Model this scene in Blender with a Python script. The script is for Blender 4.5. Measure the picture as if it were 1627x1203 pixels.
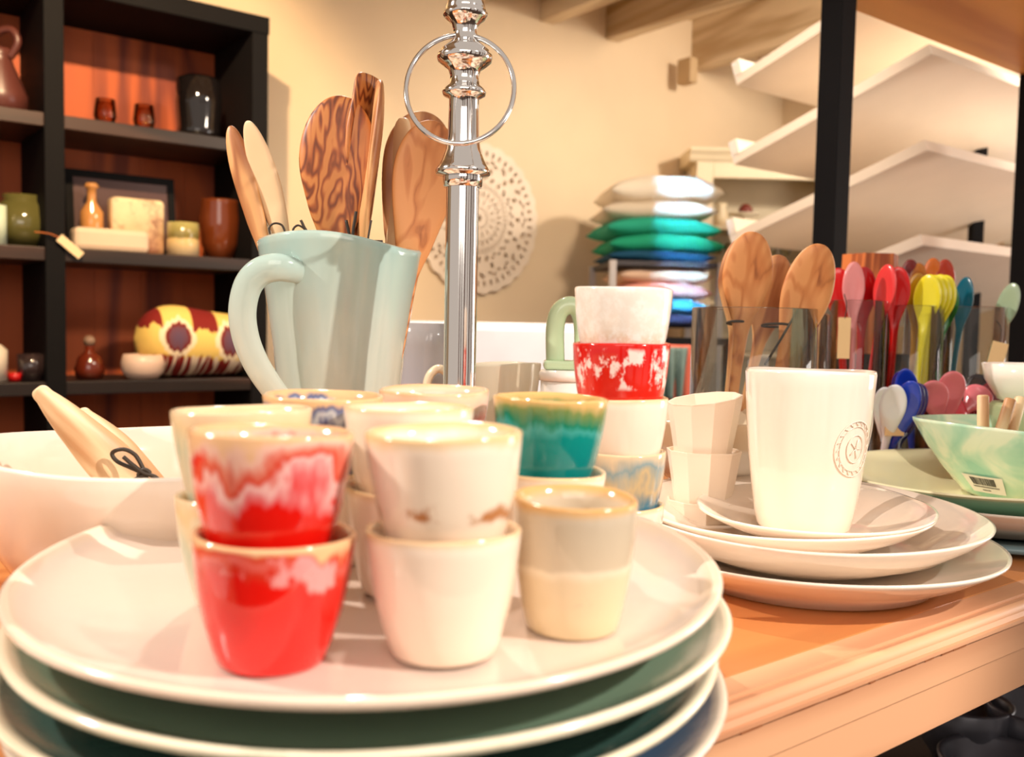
import bpy, bmesh, math, random
from mathutils import Vector, Matrix, noise as mnoise
S = bpy.context.scene
for o in list(bpy.data.objects): bpy.data.objects.remove(o)
PI = math.pi; TAU = 2*PI
# ------------------------------------------------------------ camera, world, lights
F = 1480.0; PITCH = .058; ROLL = .02; ZC = 1.08
cd = bpy.data.cameras.new('camera'); cam = bpy.data.objects.new('camera', cd); S.collection.objects.link(cam)
cd.sensor_width = 36; cd.lens = F/1627*36
RC = Matrix.Rotation(PI/2-PITCH, 3, 'X') @ Matrix.Rotation(ROLL, 3, 'Z')
cam.matrix_world = Matrix.Translation((0, 0, ZC)) @ RC.to_4x4()
cd.dof.use_dof = True; cd.dof.focus_distance = .86; cd.dof.aperture_fstop = 6.3
cd.clip_start = .02
S.camera = cam
S.view_settings.view_transform = 'Standard'; S.view_settings.look = 'None'
S.view_settings.exposure = 0.28; S.view_settings.gamma = 1.0; S.view_settings.use_curve_mapping = False
w = bpy.data.worlds.new('world'); S.world = w; w.use_nodes = True
w.node_tree.nodes['Background'].inputs[0].default_value = (1, .86, .75, 1)
w.node_tree.nodes['Background'].inputs[1].default_value = .5
TH = math.atan2(.61, .79); CT = math.cos(TH); ST = math.sin(TH)
def UV(u, v, z=0): return Vector((u*CT-v*ST, u*ST+v*CT, z))
def lamp(kind, loc, tgt, power, col, size=.05, angle=60, blend=.4, **k):
    l = bpy.data.lights.new('spot_or_fill_data', kind); l.energy = power; l.color = col
    if kind == 'SPOT': l.spot_size = math.radians(angle); l.spot_blend = blend; l.shadow_soft_size = size
    if kind == 'AREA': l.shape = 'RECTANGLE'; l.size = size; l.size_y = k.get('sy', size); l.spread = math.radians(k.get('spread', 180))
    o = bpy.data.objects.new('spot_or_fill', l); S.collection.objects.link(o); o.location = loc  # one name for ceiling spots, added fills and the daylight beam
    o.rotation_euler = (Vector(tgt)-Vector(loc)).to_track_quat('-Z', 'Y').to_euler(); return o
WARM = (1, .88, .79)
lamp('SPOT', (-1.55, .62, 2.1), (.0, .85, 1.0), 118, WARM, .02, 75)       # from the left
lamp('SPOT', (1.15, -.05, 1.95), (-.02, .48, .93), 112, (1, .90, .82), .015, 42, .5)    # from the right onto the big plate
lamp('SPOT', (-.35, 1.95, 2.4), (.35, .75, .85), 62, (1, .88, .79), .015, 70)      # above the back of the table
lamp('SPOT', UV(.45, 1.6, 2.27), UV(.5, 2.95, 1.45), 115, (1, .70, .40), .02, 90)    # on the dark shelving
lamp('SPOT', UV(1.75, 1.0, 2.25), UV(2.0, 2.8, .95), 90, (1, .83, .66), .1, 95, 1.0)    # wall washer
lamp('SPOT', UV(3.0, .9, 2.3), UV(3.0, 2.6, 1.5), 110, (1, .88, .74), .1, 90, .8)
lamp('AREA', (.1, -1.2, 1.9), (.1, 1.0, .95), 13, (1, .90, .80), 1.6, sy=1.0)   # added soft front fill behind the camera
lamp('AREA', UV(3.7, -.2, 1.2), UV(2.3, 1.8, 1.75), 26, (1, .93, .86), 1.2, sy=1.0)   # added fill from the right for the slanted boards' undersides
lamp('SPOT', (-.1, 1.5, 2.35), (0, 2.35, .9), 60, (1, .90, .86), .05, 55, .8)   # added to brighten the white counter
# ------------------------------------------------------------ pixel helpers (calibration of real positions)
def ray(x, y): return RC @ Vector(((x-813.5)/F, -(y-601.5)/F, -1))
def P(x, y, Y): d = ray(x, y); return Vector((0, 0, ZC)) + d*(Y/d.y)
def G(x, y, z): d = ray(x, y); return Vector((0, 0, ZC)) + d*((z-ZC)/d.z)
# ------------------------------------------------------------ materials
class NT:
    def __init__(s, name):
        s.m = bpy.data.materials.new(name); s.m.use_nodes = True; s.t = s.m.node_tree
        s.b = s.t.nodes['Principled BSDF']; s.out = s.t.nodes['Material Output']
    def n(s, typ, **k):
        q = s.t.nodes.new(typ)
        for a, v in k.items(): setattr(q, a, v)
        return q
    def l(s, a, b): s.t.links.new(a, b)
    def coord(s, scale=(1, 1, 1), rot=(0, 0, 0), loc=(0, 0, 0)):
        c = s.n('ShaderNodeTexCoord'); m = s.n('ShaderNodeMapping')
        m.inputs['Scale'].default_value = scale; m.inputs['Rotation'].default_value = rot; m.inputs['Location'].default_value = loc
        s.l(c.outputs['Object'], m.inputs[0]); return m.outputs[0]
    def noise(s, vec, scale, detail=3, rough=.5, dist=0):
        q = s.n('ShaderNodeTexNoise'); s.l(vec, q.inputs['Vector']); q.inputs['Scale'].default_value = scale
        q.inputs['Detail'].default_value = detail; q.inputs['Roughness'].default_value = rough; q.inputs['Distortion'].default_value = dist
        return q.outputs['Fac']
    def ramp(s, fac, stops, interp='LINEAR'):
        q = s.n('ShaderNodeValToRGB'); s.l(fac, q.inputs[0]); e = q.color_ramp.elements; q.color_ramp.interpolation = interp
        while len(e) < len(stops): e.new(.5)
        for el, (p, c) in zip(e, stops): el.position = p; el.color = (*c, 1) if len(c) == 3 else c
        return q.outputs[0]
    def math(s, op, a, b=None, c=None):
        q = s.n('ShaderNodeMath', operation=op)
        for i, v in enumerate((a, b, c)):
            if v is None: continue
            if isinstance(v, (int, float)): q.inputs[i].default_value = v
            else: s.l(v, q.inputs[i])
        return q.outputs[0]
    def mix(s, fac, a, b):
        q = s.n('ShaderNodeMix', data_type='RGBA')
        for i, v in ((0, fac), (6, a), (7, b)):
            if isinstance(v, (int, float)): q.inputs[i].default_value = v
            elif isinstance(v, tuple): q.inputs[i].default_value = (*v, 1)
            else: s.l(v, q.inputs[i])
        return q.outputs[2]
    def bump(s, h, strength=.2, dist=.001):
        q = s.n('ShaderNodeBump'); q.inputs['Strength'].default_value = strength; q.inputs['Distance'].default_value = dist
        s.l(h, q.inputs['Height']); s.l(q.outputs[0], s.b.inputs['Normal'])
    def set(s, rough=.5, metal=0, col=None, coat=0):
        s.b.inputs['Roughness'].default_value = rough; s.b.inputs['Metallic'].default_value = metal
        s.b.inputs['Coat Weight'].default_value = coat
        if isinstance(col, tuple): s.b.inputs['Base Color'].default_value = (*col, 1)
        elif col is not None: s.l(col, s.b.inputs['Base Color'])
        return s.m
def hx(r, g, b):
    f = lambda c: (c/255/12.92) if c/255 <= .04045 else ((c/255+.055)/1.055)**2.4
    return (f(r), f(g), f(b))
MC = {}
def plain(name, col, rough=.5, metal=0, var=.06, scale=8, bump=0, coat=0, bs=60):
    if name in MC: return MC[name]
    t = NT(name); v = t.coord(); n = t.noise(v, scale)
    c = t.ramp(n, [(.3, tuple(x*(1-var) for x in col)), (.7, tuple(min(1, x*(1+var)) for x in col))])
    if bump: t.bump(t.noise(t.coord(), bs, 4), bump, .002)
    MC[name] = t.set(rough, metal, c, coat); return MC[name]
def glaze(name, stops, h, amp=.35, ns=55, streak=.35, spot=None, spotr=(.55, .65), sps=60, rough=.12, patch=None, seed=0):
    t = NT(name); c = t.n('ShaderNodeTexCoord'); sp = t.n('ShaderNodeSeparateXYZ'); t.l(c.outputs['Object'], sp.inputs[0])
    z = t.math('DIVIDE', sp.outputs[2], h)
    n1 = t.noise(t.coord((1, 1, streak), loc=(seed*.37, seed*.11, 0)), ns, 4, .6)
    n2 = t.noise(t.coord((1, 1, 1), loc=(seed*.3, 0, 0)), ns*.45, 2)
    k = t.math('ADD', n1, n2); k = t.math('MULTIPLY_ADD', k, amp, -amp)
    edge = t.math('SUBTRACT', 1.0, z); edge = t.math('MULTIPLY', edge, 6.0); edge = t.math('MINIMUM', edge, 1.0)
    val = t.math('MULTIPLY_ADD', k, edge, z)
    col = t.ramp(val, stops)
    if spot:
        m = t.noise(t.coord(loc=(seed, 1, 2)), sps, 5, .7)
        f = t.ramp(m, [(spotr[0], (0, 0, 0)), (spotr[1], (1, 1, 1))])
        col = t.mix(f, col, spot)
    if patch:      # (colour, lo, hi) band between two heights, broken up by noise
        pc, lo, hi, th = patch
        a = t.ramp(val, [(lo, (0, 0, 0)), (lo+.05, (1, 1, 1)), (hi-.05, (1, 1, 1)), (hi, (0, 0, 0))])
        m = t.noise(t.coord((1, 1, .6), loc=(seed, 4, 1)), ns*1.4, 5, .65)
        f = t.ramp(m, [(th, (0, 0, 0)), (th+.06, (1, 1, 1))])
        col = t.mix(t.math('MULTIPLY', a, f), col, pc)
    t.bump(t.noise(t.coord(), 35, 2), .15, .002)
    return t.set(rough, 0, col, .3)
def wood(name, light, dark, axis='z', scale=40, dist=4, rough=.45, contrast=(.35, .75), seed=0, stretch=.12, bump=.1, mid=None, rings=1.0):
    if name in MC: return MC[name]
    t = NT(name); sc = {'x': (stretch, 1, 1), 'y': (1, stretch, 1), 'z': (1, 1, stretch)}[axis]
    v = t.coord(sc, loc=(seed*.13, seed*.07, seed*.05))
    wv = t.noise(v, scale*.35, 3, .5, dist*.35)
    s = t.math('MULTIPLY', wv, 34.0*rings); s = t.math('SINE', s); s = t.math('MULTIPLY_ADD', s, .5, .5)
    f = t.noise(v, scale*2.5, 4, .65); s = t.math('MULTIPLY_ADD', f, .6, s); s = t.math('MULTIPLY', s, .68)
    big = t.noise(v, scale*.22, 2); s = t.math('MULTIPLY_ADD', big, .5, s); s = t.math('ADD', s, -.25)
    c = t.ramp(s, [(contrast[0], light), ((contrast[0]+contrast[1])/2, mid or tuple((a+b)/2 for a, b in zip(light, dark))), (contrast[1], dark)])
    t.bump(f, bump, .001); MC[name] = t.set(rough, 0, c); return MC[name]
def glass(name, tint=(.96, .97, .96), refl=.9):
    if name in MC: return MC[name]
    t = NT(name); tr = t.n('ShaderNodeBsdfTransparent'); tr.inputs[0].default_value = (*tint, 1)
    gl = t.n('ShaderNodeBsdfGlossy'); gl.inputs['Roughness'].default_value = .03; gl.inputs[0].default_value = (refl, refl, refl, 1)
    lw = t.n('ShaderNodeFresnel'); lw.inputs[0].default_value = 1.42
    f = t.math('MULTIPLY_ADD', lw.outputs[0], .9, .01)
    mx = t.n('ShaderNodeMixShader'); t.l(f, mx.inputs[0]); t.l(tr.outputs[0], mx.inputs[1]); t.l(gl.outputs[0], mx.inputs[2])
    t.l(mx.outputs[0], t.out.inputs[0]); MC[name] = t.m; return t.m
# ------------------------------------------------------------ mesh helpers
class MB:
    def __init__(s): s.v = []; s.f = []; s.sm = []
    def add(s, vs, fs, smooth=True):
        b = len(s.v); s.v += [Vector(p) for p in vs]
        for f in fs: s.f.append([i+b for i in f]); s.sm.append(smooth)
        return s
    def box(s, a, b):
        x0, y0, z0 = a; x1, y1, z1 = b
        return s.add([(x0, y0, z0), (x1, y0, z0), (x1, y1, z0), (x0, y1, z0), (x0, y0, z1), (x1, y0, z1), (x1, y1, z1), (x0, y1, z1)],
                     [(0, 3, 2, 1), (4, 5, 6, 7), (0, 1, 5, 4), (1, 2, 6, 5), (2, 3, 7, 6), (3, 0, 4, 7)], False)
    def lathe(s, prof, n=64, wr=0, wz=0, seed=0, c=(0, 0, 0), fac=0, cap=True):
        R = random.Random(seed); ph = [R.uniform(0, TAU) for _ in range(6)]; h = max(p[1] for p in prof) or 1
        vs = []; m = len(prof)
        for (r, z) in prof:
            for i in range(n):
                a = TAU*i/n; k = max(0, z/h)
                rr = r*(1+wr*(.6*math.sin(2*a+ph[0])+.4*math.sin(3*a+ph[1]))+wr*.25*math.sin(40*z/h*.3+a*5+ph[4]))
                if fac: rr *= 1-fac*abs(math.sin(a*4+ph[5]))
                zz = z+wz*k*(.6*math.sin(a+ph[2])+.4*math.sin(3*a+ph[3]))
                vs.append((c[0]+rr*math.cos(a), c[1]+rr*math.sin(a), c[2]+zz))
        fs = []
        for j in range(m-1):
            for i in range(n): fs.append((j*n+i, j*n+(i+1) % n, (j+1)*n+(i+1) % n, (j+1)*n+i))
        if cap and prof[0][0] > 1e-5: fs.append(tuple(range(n-1, -1, -1)))
        if cap and prof[-1][0] > 1e-5: fs.append(tuple((m-1)*n+i for i in range(n)))
        return s.add(vs, fs)
    def tube(s, pts, r, n=10, flat=1, closed=False, up=Vector((0, 0, 1)), sub=6):
        pts = [Vector(p) for p in pts]
        if sub > 1 and len(pts) > 2:
            q = []; L = len(pts); rng = L if closed else L-1
            rs = r if isinstance(r, (list, tuple)) else [r]*L; rr = []
            for i in range(rng):
                g = (lambda k: pts[k % L]) if closed else (lambda k: pts[max(0, min(L-1, k))])
                p0, p1, p2, p3 = g(i-1), g(i), g(i+1), g(i+2)
                for t in range(sub):
                    t /= sub
                    q.append(.5*((2*p1)+(p2-p0)*t+(2*p0-5*p1+4*p2-p3)*t*t+(3*p1-p0-3*p2+p3)*t**3))
                    rr.append(rs[i]*(1-t)+rs[(i+1) % L]*t)
            if not closed: q.append(pts[-1]); rr.append(rs[-1])
            pts = q; r = rr
        L = len(pts); r = r if isinstance(r, (list, tuple)) else [r]*L; vs = []; px = None
        for i, p in enumerate(pts):
            a = pts[(i-1) % L] if (closed or i) else p; b = pts[(i+1) % L] if (closed or i < L-1) else p
            t = (b-a).normalized(); x = (px if px is not None else t.cross(up) if abs(t.dot(up)) < .95 else t.cross(Vector((1, 0, 0))))
            x = (x-t*x.dot(t)).normalized(); px = x; y = t.cross(x)
            for k in range(n):
                an = TAU*k/n; vs.append(p+x*r[i]*math.cos(an)+y*r[i]*flat*math.sin(an))
        fs = [(i*n+k, i*n+(k+1) % n, ((i+1) % L)*n+(k+1) % n, ((i+1) % L)*n+k) for i in range(L if closed else L-1) for k in range(n)]
        if not closed: fs += [tuple(range(n-1, -1, -1)), tuple((L-1)*n+k for k in range(n))]
        return s.add(vs, fs)
    def extrude(s, poly, a, b, fn):        # 2D outline extruded from a to b; fn(t, p) gives the point
        n = len(poly); vs = [fn(a, p) for p in poly]+[fn(b, p) for p in poly]
        return s.add(vs, [tuple(range(n)), tuple(range(2*n-1, n-1, -1))]+[(i, i+n, (i+1) % n+n, (i+1) % n) for i in range(n)], False)
    def build(s, name, m, parent=None, bevel=0, loc=None):
        me = bpy.data.meshes.new(name); me.from_pydata(s.v, [], s.f)
        for p, q in zip(me.polygons, s.sm): p.use_smooth = q
        bm = bmesh.new(); bm.from_mesh(me); bmesh.ops.recalc_face_normals(bm, faces=bm.faces); bm.to_mesh(me); bm.free()
        me.materials.append(m); o = bpy.data.objects.new(name, me); S.collection.objects.link(o)
        if parent: o.parent = parent
        if loc is not None: o.location = loc
        if bevel:
            d = o.modifiers.new('bevel', 'BEVEL'); d.width = bevel; d.segments = 2; d.limit_method = 'ANGLE'
        return o
def tag(o, label=None, cat=None, group=None, kind=None):
    if label: o['label'] = label
    if cat: o['category'] = cat
    if group: o['group'] = group
    if kind: o['kind'] = kind
    return o
def empty(name, loc=(0, 0, 0), rz=0, label=None, cat=None, group=None, rot=None):
    o = bpy.data.objects.new(name, None); S.collection.objects.link(o); o.location = loc; o.rotation_euler = rot or (0, 0, rz)
    o.empty_display_size = .02
    return tag(o, label, cat, group)
def copy_tree(o, parent=None):
    c = o.copy(); S.collection.objects.link(c); c.parent = parent
    for ch in [q for q in S.objects if q.parent == o]: copy_tree(ch, c)
    return c
# common materials
M_cream = glaze('cream_glaze', [(0, hx(246, 236, 222)), (.9, hx(250, 243, 230)), (1, hx(240, 220, 190))], .05, .2)
M_white = glaze('white_glaze', [(0, hx(250, 240, 226)), (1, hx(252, 246, 236))], .1, .1)
M_chrome = NT('chrome').set(.10, 1, (.82, .80, .78))
M_black = plain('black_painted_wood', (.006, .0055, .006), .75)
M_black.node_tree.nodes['Principled BSDF'].inputs['Specular IOR Level'].default_value = .15
M_cord = plain('dark_cord', (.035, .022, .012), .6)
M_glass = glass('clear_glass')
W_light = wood('pale_wood', hx(240, 208, 164), hx(178, 116, 62), scale=30, contrast=(.45, 1.0), dist=2)
W_tan = wood('tan_wood', hx(226, 170, 112), hx(150, 84, 42), scale=34, contrast=(.3, .95), dist=3, seed=3)
W_olive = wood('olive_wood', hx(200, 128, 66), hx(70, 26, 12), scale=30, dist=6, contrast=(.3, 1.0), seed=5, stretch=.33, mid=hx(166, 88, 40), rings=2.6)
W_olive2 = wood('olive_wood_pale', hx(224, 154, 94), hx(126, 60, 26), scale=30, dist=4, contrast=(.4, 1.2), seed=9, stretch=.25, mid=hx(204, 128, 70), rings=2.0)
# ------------------------------------------------------------ the room
FLOOR = wood('floor_wood', (.10, .05, .03), (.04, .02, .012), axis='x', scale=4)
def roombox(name, u0, v0, z0, u1, v1, z1, m, parent=None, bevel=0, kind='structure'):
    o = MB().box((u0, v0, z0), (u1, v1, z1)).build(name, m, parent, bevel)
    if parent is None: o.rotation_euler = (0, 0, TH)
    if kind and parent is None: o['kind'] = kind
    return o
roombox('floor', -3, -2.5, -.05, 4.1, 3.1, 0, FLOOR)
WALL = plain('plaster', hx(226, 202, 168), .9, var=.05, scale=2, bump=.25, bs=9)
roombox('wall_back', -3, 3.0, 0, 4.1, 3.1, 2.95, WALL)
roombox('wall_right', 4.03, -.6, 0, 4.13, 3.0, 2.95, WALL)
CEIL = wood('whitewashed_boards', hx(226, 204, 170), hx(178, 146, 104), axis='y', scale=6, contrast=(.4, 1.1))
mb = MB()
for i in range(60):
    u = -3+i*.12
    mb.box((u, .9, 2.50), (u+.117, 3.0, 2.52))
o = mb.build('ceiling', CEIL); o.rotation_euler = (0, 0, TH); o['kind'] = 'structure'
for i, (u, hgt) in enumerate([(1.7, .1), (2.08, .1), (2.45, .10), (2.815, .10), (3.36, .16), (3.85, .16)]):
    o = roombox('ceiling_beam', u-.03, .9, 2.31-(hgt-.1)*.5, u+.045, 3.0, 2.5, CEIL, bevel=.003, kind=None)
    names = ['hidden just left of the metal finial', 'behind the finial top', 'leftmost one seen right of the finial', 'middle one above the bare wall', 'thick one ending on the wall above the cushions', 'thick rightmost one near the room corner']
    tag(o, 'whitewashed wooden ceiling beam, ' + names[i], 'beam', 'ceiling beams')
# bracket of thick beam, small wall lamp
p = P(1092, 112, 4.25)
tag(MB().box((-.025, -.04, -.06), (.025, .04, .05)).build('beam_bracket', plain('bracket_wood', hx(190, 160, 120), .7), bevel=.004, loc=(p.x, p.y, p.z)), 'small wooden bracket under the thick ceiling beam', 'bracket').rotation_euler = (0, 0, TH)
wl = empty('wall_lamp', UV(4.0, 2.62, P(1250, 182, 4.5).z), TH, 'small white box lamp high on the wall near the room corner', 'lamp')
MB().box((-.012, -.04, -.075), (.03, .04, .06)).build('back_plate', plain('lamp_plate', hx(200, 180, 140), .6), wl, .004)
MB().lathe([(0, -.03), (.028, -.03), (.028, .04), (0, .04)], 20, c=(-.03, 0, 0)).build('lamp_shade', plain('lamp_cream', hx(250, 240, 215), .5), wl)
# unseen brown posts added behind the camera to stripe the chrome's reflections
TR = wood('reflection_post_timber', hx(120, 70, 44), hx(60, 32, 20), axis='z', scale=6)
for i, (u, w_) in enumerate([(-2.0, .3), (-1.0, .16), (-.1, .3), (.9, .12), (1.7, .34), (2.7, .16), (3.5, .3)]):
    roombox('reflection_post_%d' % (i+1), u, -1.9, 0, u+w_, -1.75, 2.6, TR)
# bright window on the right wall
wp = empty('window_1', (0, 0, 0), TH); wp['kind'] = 'structure'
MB().box((4.0, 1.05, 1.45), (4.03, 1.85, 2.02)).build('window_frame', plain('window_paint', hx(235, 225, 205), .5), wp, .004)
em = NT('daylight_pane'); em.b.inputs['Emission Color'].default_value = (.92, .96, 1, 1); em.b.inputs['Emission Strength'].default_value = 1.6
MB().box((3.985, 1.09, 1.49), (3.999, 1.81, 1.98)).build('window_pane', em.set(.2, 0, (.8, .85, .9)), wp)
# ------------------------------------------------------------ display table
T_TOP = wood('orange_pine', hx(214, 140, 80), hx(160, 78, 34), axis='x', scale=9, contrast=(.3, 1.1), dist=2, rough=.28, stretch=.08)
T_EDGE = wood('pale_pine_edge', hx(226, 170, 128), hx(160, 96, 62), axis='x', scale=10, contrast=(.35, 1.2), dist=2, rough=.4, stretch=.07)
V0, V1, U0, U1 = .350, 1.045, -.62, 3.3
tb = empty('display_table', (0, 0, 0), TH, 'long pine display table with moulded front edge carrying the crockery', 'table')
MB().box((U0, V0+.038, .80), (U1, V1, .85)).build('table_top', T_TOP, tb, .002)
prof = [(V0+.038, .85), (V0+.0165, .85), (V0+.016, .848), (V0+.0145, .848)]
for k in range(9):
    a = PI*(.15+.45*k/8); prof.append((V0+.0085-.0065*math.sin(a-.35*PI/2+.2), .8435+.0066*math.cos(a-.3)))
prof += [(V0-.0005, .8405), (V0-.003, .8400), (V0-.0032, .8372), (V0, .8365), (V0, .812), (V0+.002, .8105), (V0+.002, .777), (V0+.006, .775), (V0+.038, .775)]
MB().extrude(prof, U0, U1, lambda t, p: (t, p[0], p[1])).build('edge_moulding', T_EDGE, tb)
# cracks running along the moulding step
R = random.Random(4); ck = MB()
for i in range(26):
    u = .36+i*.014+R.uniform(-.008, .008); ck.box((u, V0-.0012, .8352+R.uniform(-.0008, .0008)), (u+R.uniform(.006, .02), V0+.001, .8362+R.uniform(0, .0006)))
ck.build('edge_crack', plain('crack_brown', hx(176, 104, 56), .8), tb)
MB().box((U0+.05, V0+.05, .40), (U1-.05, V1-.03, .425)).build('lower_shelf', plain('dark_shelf_wood', (.035, .02, .015), .6), tb)
for (u, v) in ((U0+.06, V0+.06), (U1-.06, V0+.06), (U0+.06, V1-.06), (U1-.06, V1-.06)):
    MB().box((u-.035, v-.035, 0), (u+.035, v+.035, .83)).build('leg', T_EDGE, tb, .003)
# black frame with wooden shelf above
fr = empty('overhead_rack', (0, 0, 0), TH, 'black post rack behind the table holding an orange wooden shelf overhead', 'rack')
for px in (1313, 1621):
    k = (px-813.5)/F; v = 1.08; Y = v/(CT-ST*k); u = k*Y*CT+Y*ST
    MB().box((u-.024, v-.02, 0), (u+.024, v+.028, 1.73)).build('post', M_black, fr, .002)
MB().box((1.585, .42, 1.727), (3.4, 1.108, 1.765)).build('shelf_board', wood('shelf_orange', hx(240, 168, 84), hx(196, 118, 50), axis='x', scale=5, contrast=(.3, 1.2), dist=1), fr, .002)
# ------------------------------------------------------------ black shelving unit on the back wall
SU = empty('shelving_unit', (0, 0, 0), TH, 'tall black open shelving unit with reddish pine back against the wall', 'shelving')
PINE = wood('red_pine', hx(196, 92, 40), hx(104, 34, 22), axis='z', scale=7, contrast=(.25, 1.1), dist=3, rough=.6, stretch=.1)
vf, vb = 2.66, 2.985
mb = MB()
for i in range(13):
    mb.box((-.62+i*.1335, vb-.012, .02), (-.62+i*.1335+.1325, vb, 1.93))
mb.build('back_panel', PINE, SU)
for u in (-.585, -.02, .545, 1.10): MB().box((u-.024, vf, 0), (u+.024, vb, 1.95)).build('post', M_black, SU, .002)
SHZ = [.06, .555, .905, 1.256, 1.60]
for z in SHZ:
    for u in (-.561, .004, .569): MB().box((u, vf+.004, z-.035), (u+(.517 if u < .5 else .507), vb-.012, z)).build('shelf', wood('dark_stained_shelf', (.05, .022, .014), (.015, .008, .006), axis='x', scale=6), SU, .002)
MB().box((-.612, vf-.004, 1.915), (1.126, vb, 1.965)).build('top_board', M_black, SU, .002)
def S_at(px, py, dv=.12, z=None):           # point inside the unit, dv behind its front face, on shelf z
    k = (px-813.5)/F; v = vf+dv; Y = v/(CT-ST*k); return Vector((k*Y, Y, P(px, py, Y).z if z is None else z))
def lathe_obj(name, prof, m, loc, label=None, cat=None, group=None, n=40, wr=.0, wz=0, seed=0, parent=None, rz=0, rot=None, fac=0):
    o = MB().lathe(prof, n, wr, wz, seed, fac=fac).build(name, m, parent, loc=loc)
    o.rotation_euler = rot or (0, 0, rz)
    return tag(o, label, cat, group)
darkv = plain('black_glazed', (.008, .006, .006), .06, coat=.8)
o = lathe_obj('vase', [(0, 0), (.058, 0), (.062, .02), (.06, .03), (.066, .10), (.062, .17), (.052, .178), (.05, .172), (.055, .16), (.055, .02), (0, .015)], darkv, S_at(314, 205, .1, 1.602), 'shiny black cylindrical vase on the top shelf of the dark unit', 'vase')
sg = glass('smoked_glass', (.8, .62, .45))
for i, (px, lb) in enumerate([(168, 'small amber tealight glass nearest the shelf post on the top shelf'), (229, 'small amber tealight glass beside the black vase on the top shelf')]):
    lathe_obj('tealight_glass', [(0, 0), (.022, 0), (.030, .03), (.026, .075), (.024, .075), (.027, .03), (.02, .006), (0, .006)], sg, S_at(px, 195, .1, 1.602), lb, 'glass', 'tealight glasses', rz=i)
jg = empty('jug', S_at(2, 180, .12, 1.602), 0, 'brown stoneware jug with loop handle at the left end of the top shelf', 'jug')
br = plain('brown_stoneware', hx(92, 50, 44), .35)
MB().lathe([(0, 0), (.07, 0), (.068, .05), (.035, .13), (.030, .15), (.036, .165), (.030, .165), (.026, .15), (.06, .05), (0, .01)], 36).build('body', br, jg)
MB().tube([(.03, 0, .145), (.05, 0, .185), (.035, 0, .215), (0, 0, .21), (-.025, 0, .18), (-.03, 0, .15)], .010, 10).build('handle', br, jg)
olive_g = glass('olive_glass', (.52, .50, .30))
lathe_obj('glass_bowl_vase', [(0, 0), (.045, 0), (.075, .03), (.082, .065), (.066, .11), (.045, .125), (.05, .14), (.046, .14), (.042, .124), (.062, .108), (.077, .065), (.07, .034), (.04, .008), (0, .008)], plain('olive_glazed', hx(96, 92, 50), .08, coat=.6), S_at(37, 380, .14, 1.258), 'round olive green vase on the middle shelf at far left', 'vase')
lathe_obj('candle_jar', [(0, 0), (.02, 0), (.02, .1), (0, .1)], plain('pale_mint', hx(200, 214, 190), .4), S_at(-2, 375, .05, 1.258), 'pale mint jar cut off at the left frame edge', 'jar')
# dark picture frame, marble block, white box etc
def sbox(name, px0, px1, py0, dv, z, h, d, m, label, cat, bevel=.002, lean=0):
    a = S_at(px0, py0, dv, z); b = S_at(px1, py0, dv, z); w_ = (b-a).length; c = (a+b)/2
    o = MB().box((-w_/2, 0, 0), (w_/2, d, h)).build(name, m, None, bevel, c); o.rotation_euler = (lean, 0, TH); return tag(o, label, cat)
pf = empty('picture_frame', S_at(197, 380, .16, 1.258), TH, 'dark picture frame leaning at the back of the middle shelf', 'picture frame', rot=(-.12, 0, TH))
for a in ((-.15, 0, -.0, .15, .012, .02), (-.15, 0, .215, .15, .012, .235), (-.15, 0, .02, -.13, .012, .215), (.13, 0, .02, .15, .012, .215)):
    MB().box(a[:3], a[3:]).build('frame_bar', M_black, pf)
MB().box((-.13, .004, .02), (.13, .01, .215)).build('backing', plain('frame_backing', hx(70, 34, 30), .5), pf)
marble = glaze('marble_candle', [(0, hx(200, 150, 110)), (1, hx(240, 214, 170))], .15, .8, 18, 1, spot=hx(130, 76, 54), spotr=(.5, .7), sps=14, rough=.5)
sbox('marbled_block', 177, 262, 380, .1, 1.258, .158, .05, marble, 'cream and brown marbled block standing on the middle shelf', 'ornament', .012)
sbox('white_box', 118, 238, 385, .045, 1.258, .062, .06, plain('parchment', hx(222, 196, 168), .6), 'long low white box lying on the middle shelf', 'box', .014)
lathe_obj('spice_jar', [(0, 0), (.045, 0), (.045, .045), (.043, .05), (.045, .055), (.044, .095), (.040, .095), (.040, .01), (0, .01)], glaze('jar_glaze', [(0, hx(226, 200, 160)), (.48, hx(210, 180, 120)), (.55, hx(130, 116, 60)), (1, hx(170, 160, 100))], .095, .1), S_at(290, 395, .07, 1.258), 'short two-tone jar in cream and olive beside the white box', 'jar')
lathe_obj('tall_vase', [(0, 0), (.04, 0), (.055, .05), (.062, .12), (.056, .17), (.058, .18), (.054, .18), (.05, .12), (.04, .01), (0, .01)], plain('brown_glass', hx(110, 52, 24), .08, coat=.5), S_at(348, 395, .15, 1.258), 'tall dark amber vase at right end of the middle shelf', 'vase')
lathe_obj('bottle', [(0, 0), (.03, 0), (.03, .11), (.012, .14), (.012, .175), (.02, .18), (.015, .19), (0, .19)], plain('candle_amber', hx(200, 140, 80), .15, coat=.4), S_at(146, 380, .13, 1.258), 'slim amber bottle in front of the dark picture frame', 'bottle')
tg = empty('price_tag', S_at(112, 392, -.012), TH, 'cream paper tag tied to the shelf edge of the dark unit', 'tag')
o = MB().box((-.035, 0, -.011), (.035, .0015, .011)).build('paper', plain('tag_paper', hx(244, 214, 168), .7), tg); o.rotation_euler = (0, .70, 0)
MB().tube([(-.028, .001, .022), (-.05, .001, .03), (-.085, .001, .032)], .0015, 6).build('string', plain('orange_string', hx(200, 110, 50), .7), tg)
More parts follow.
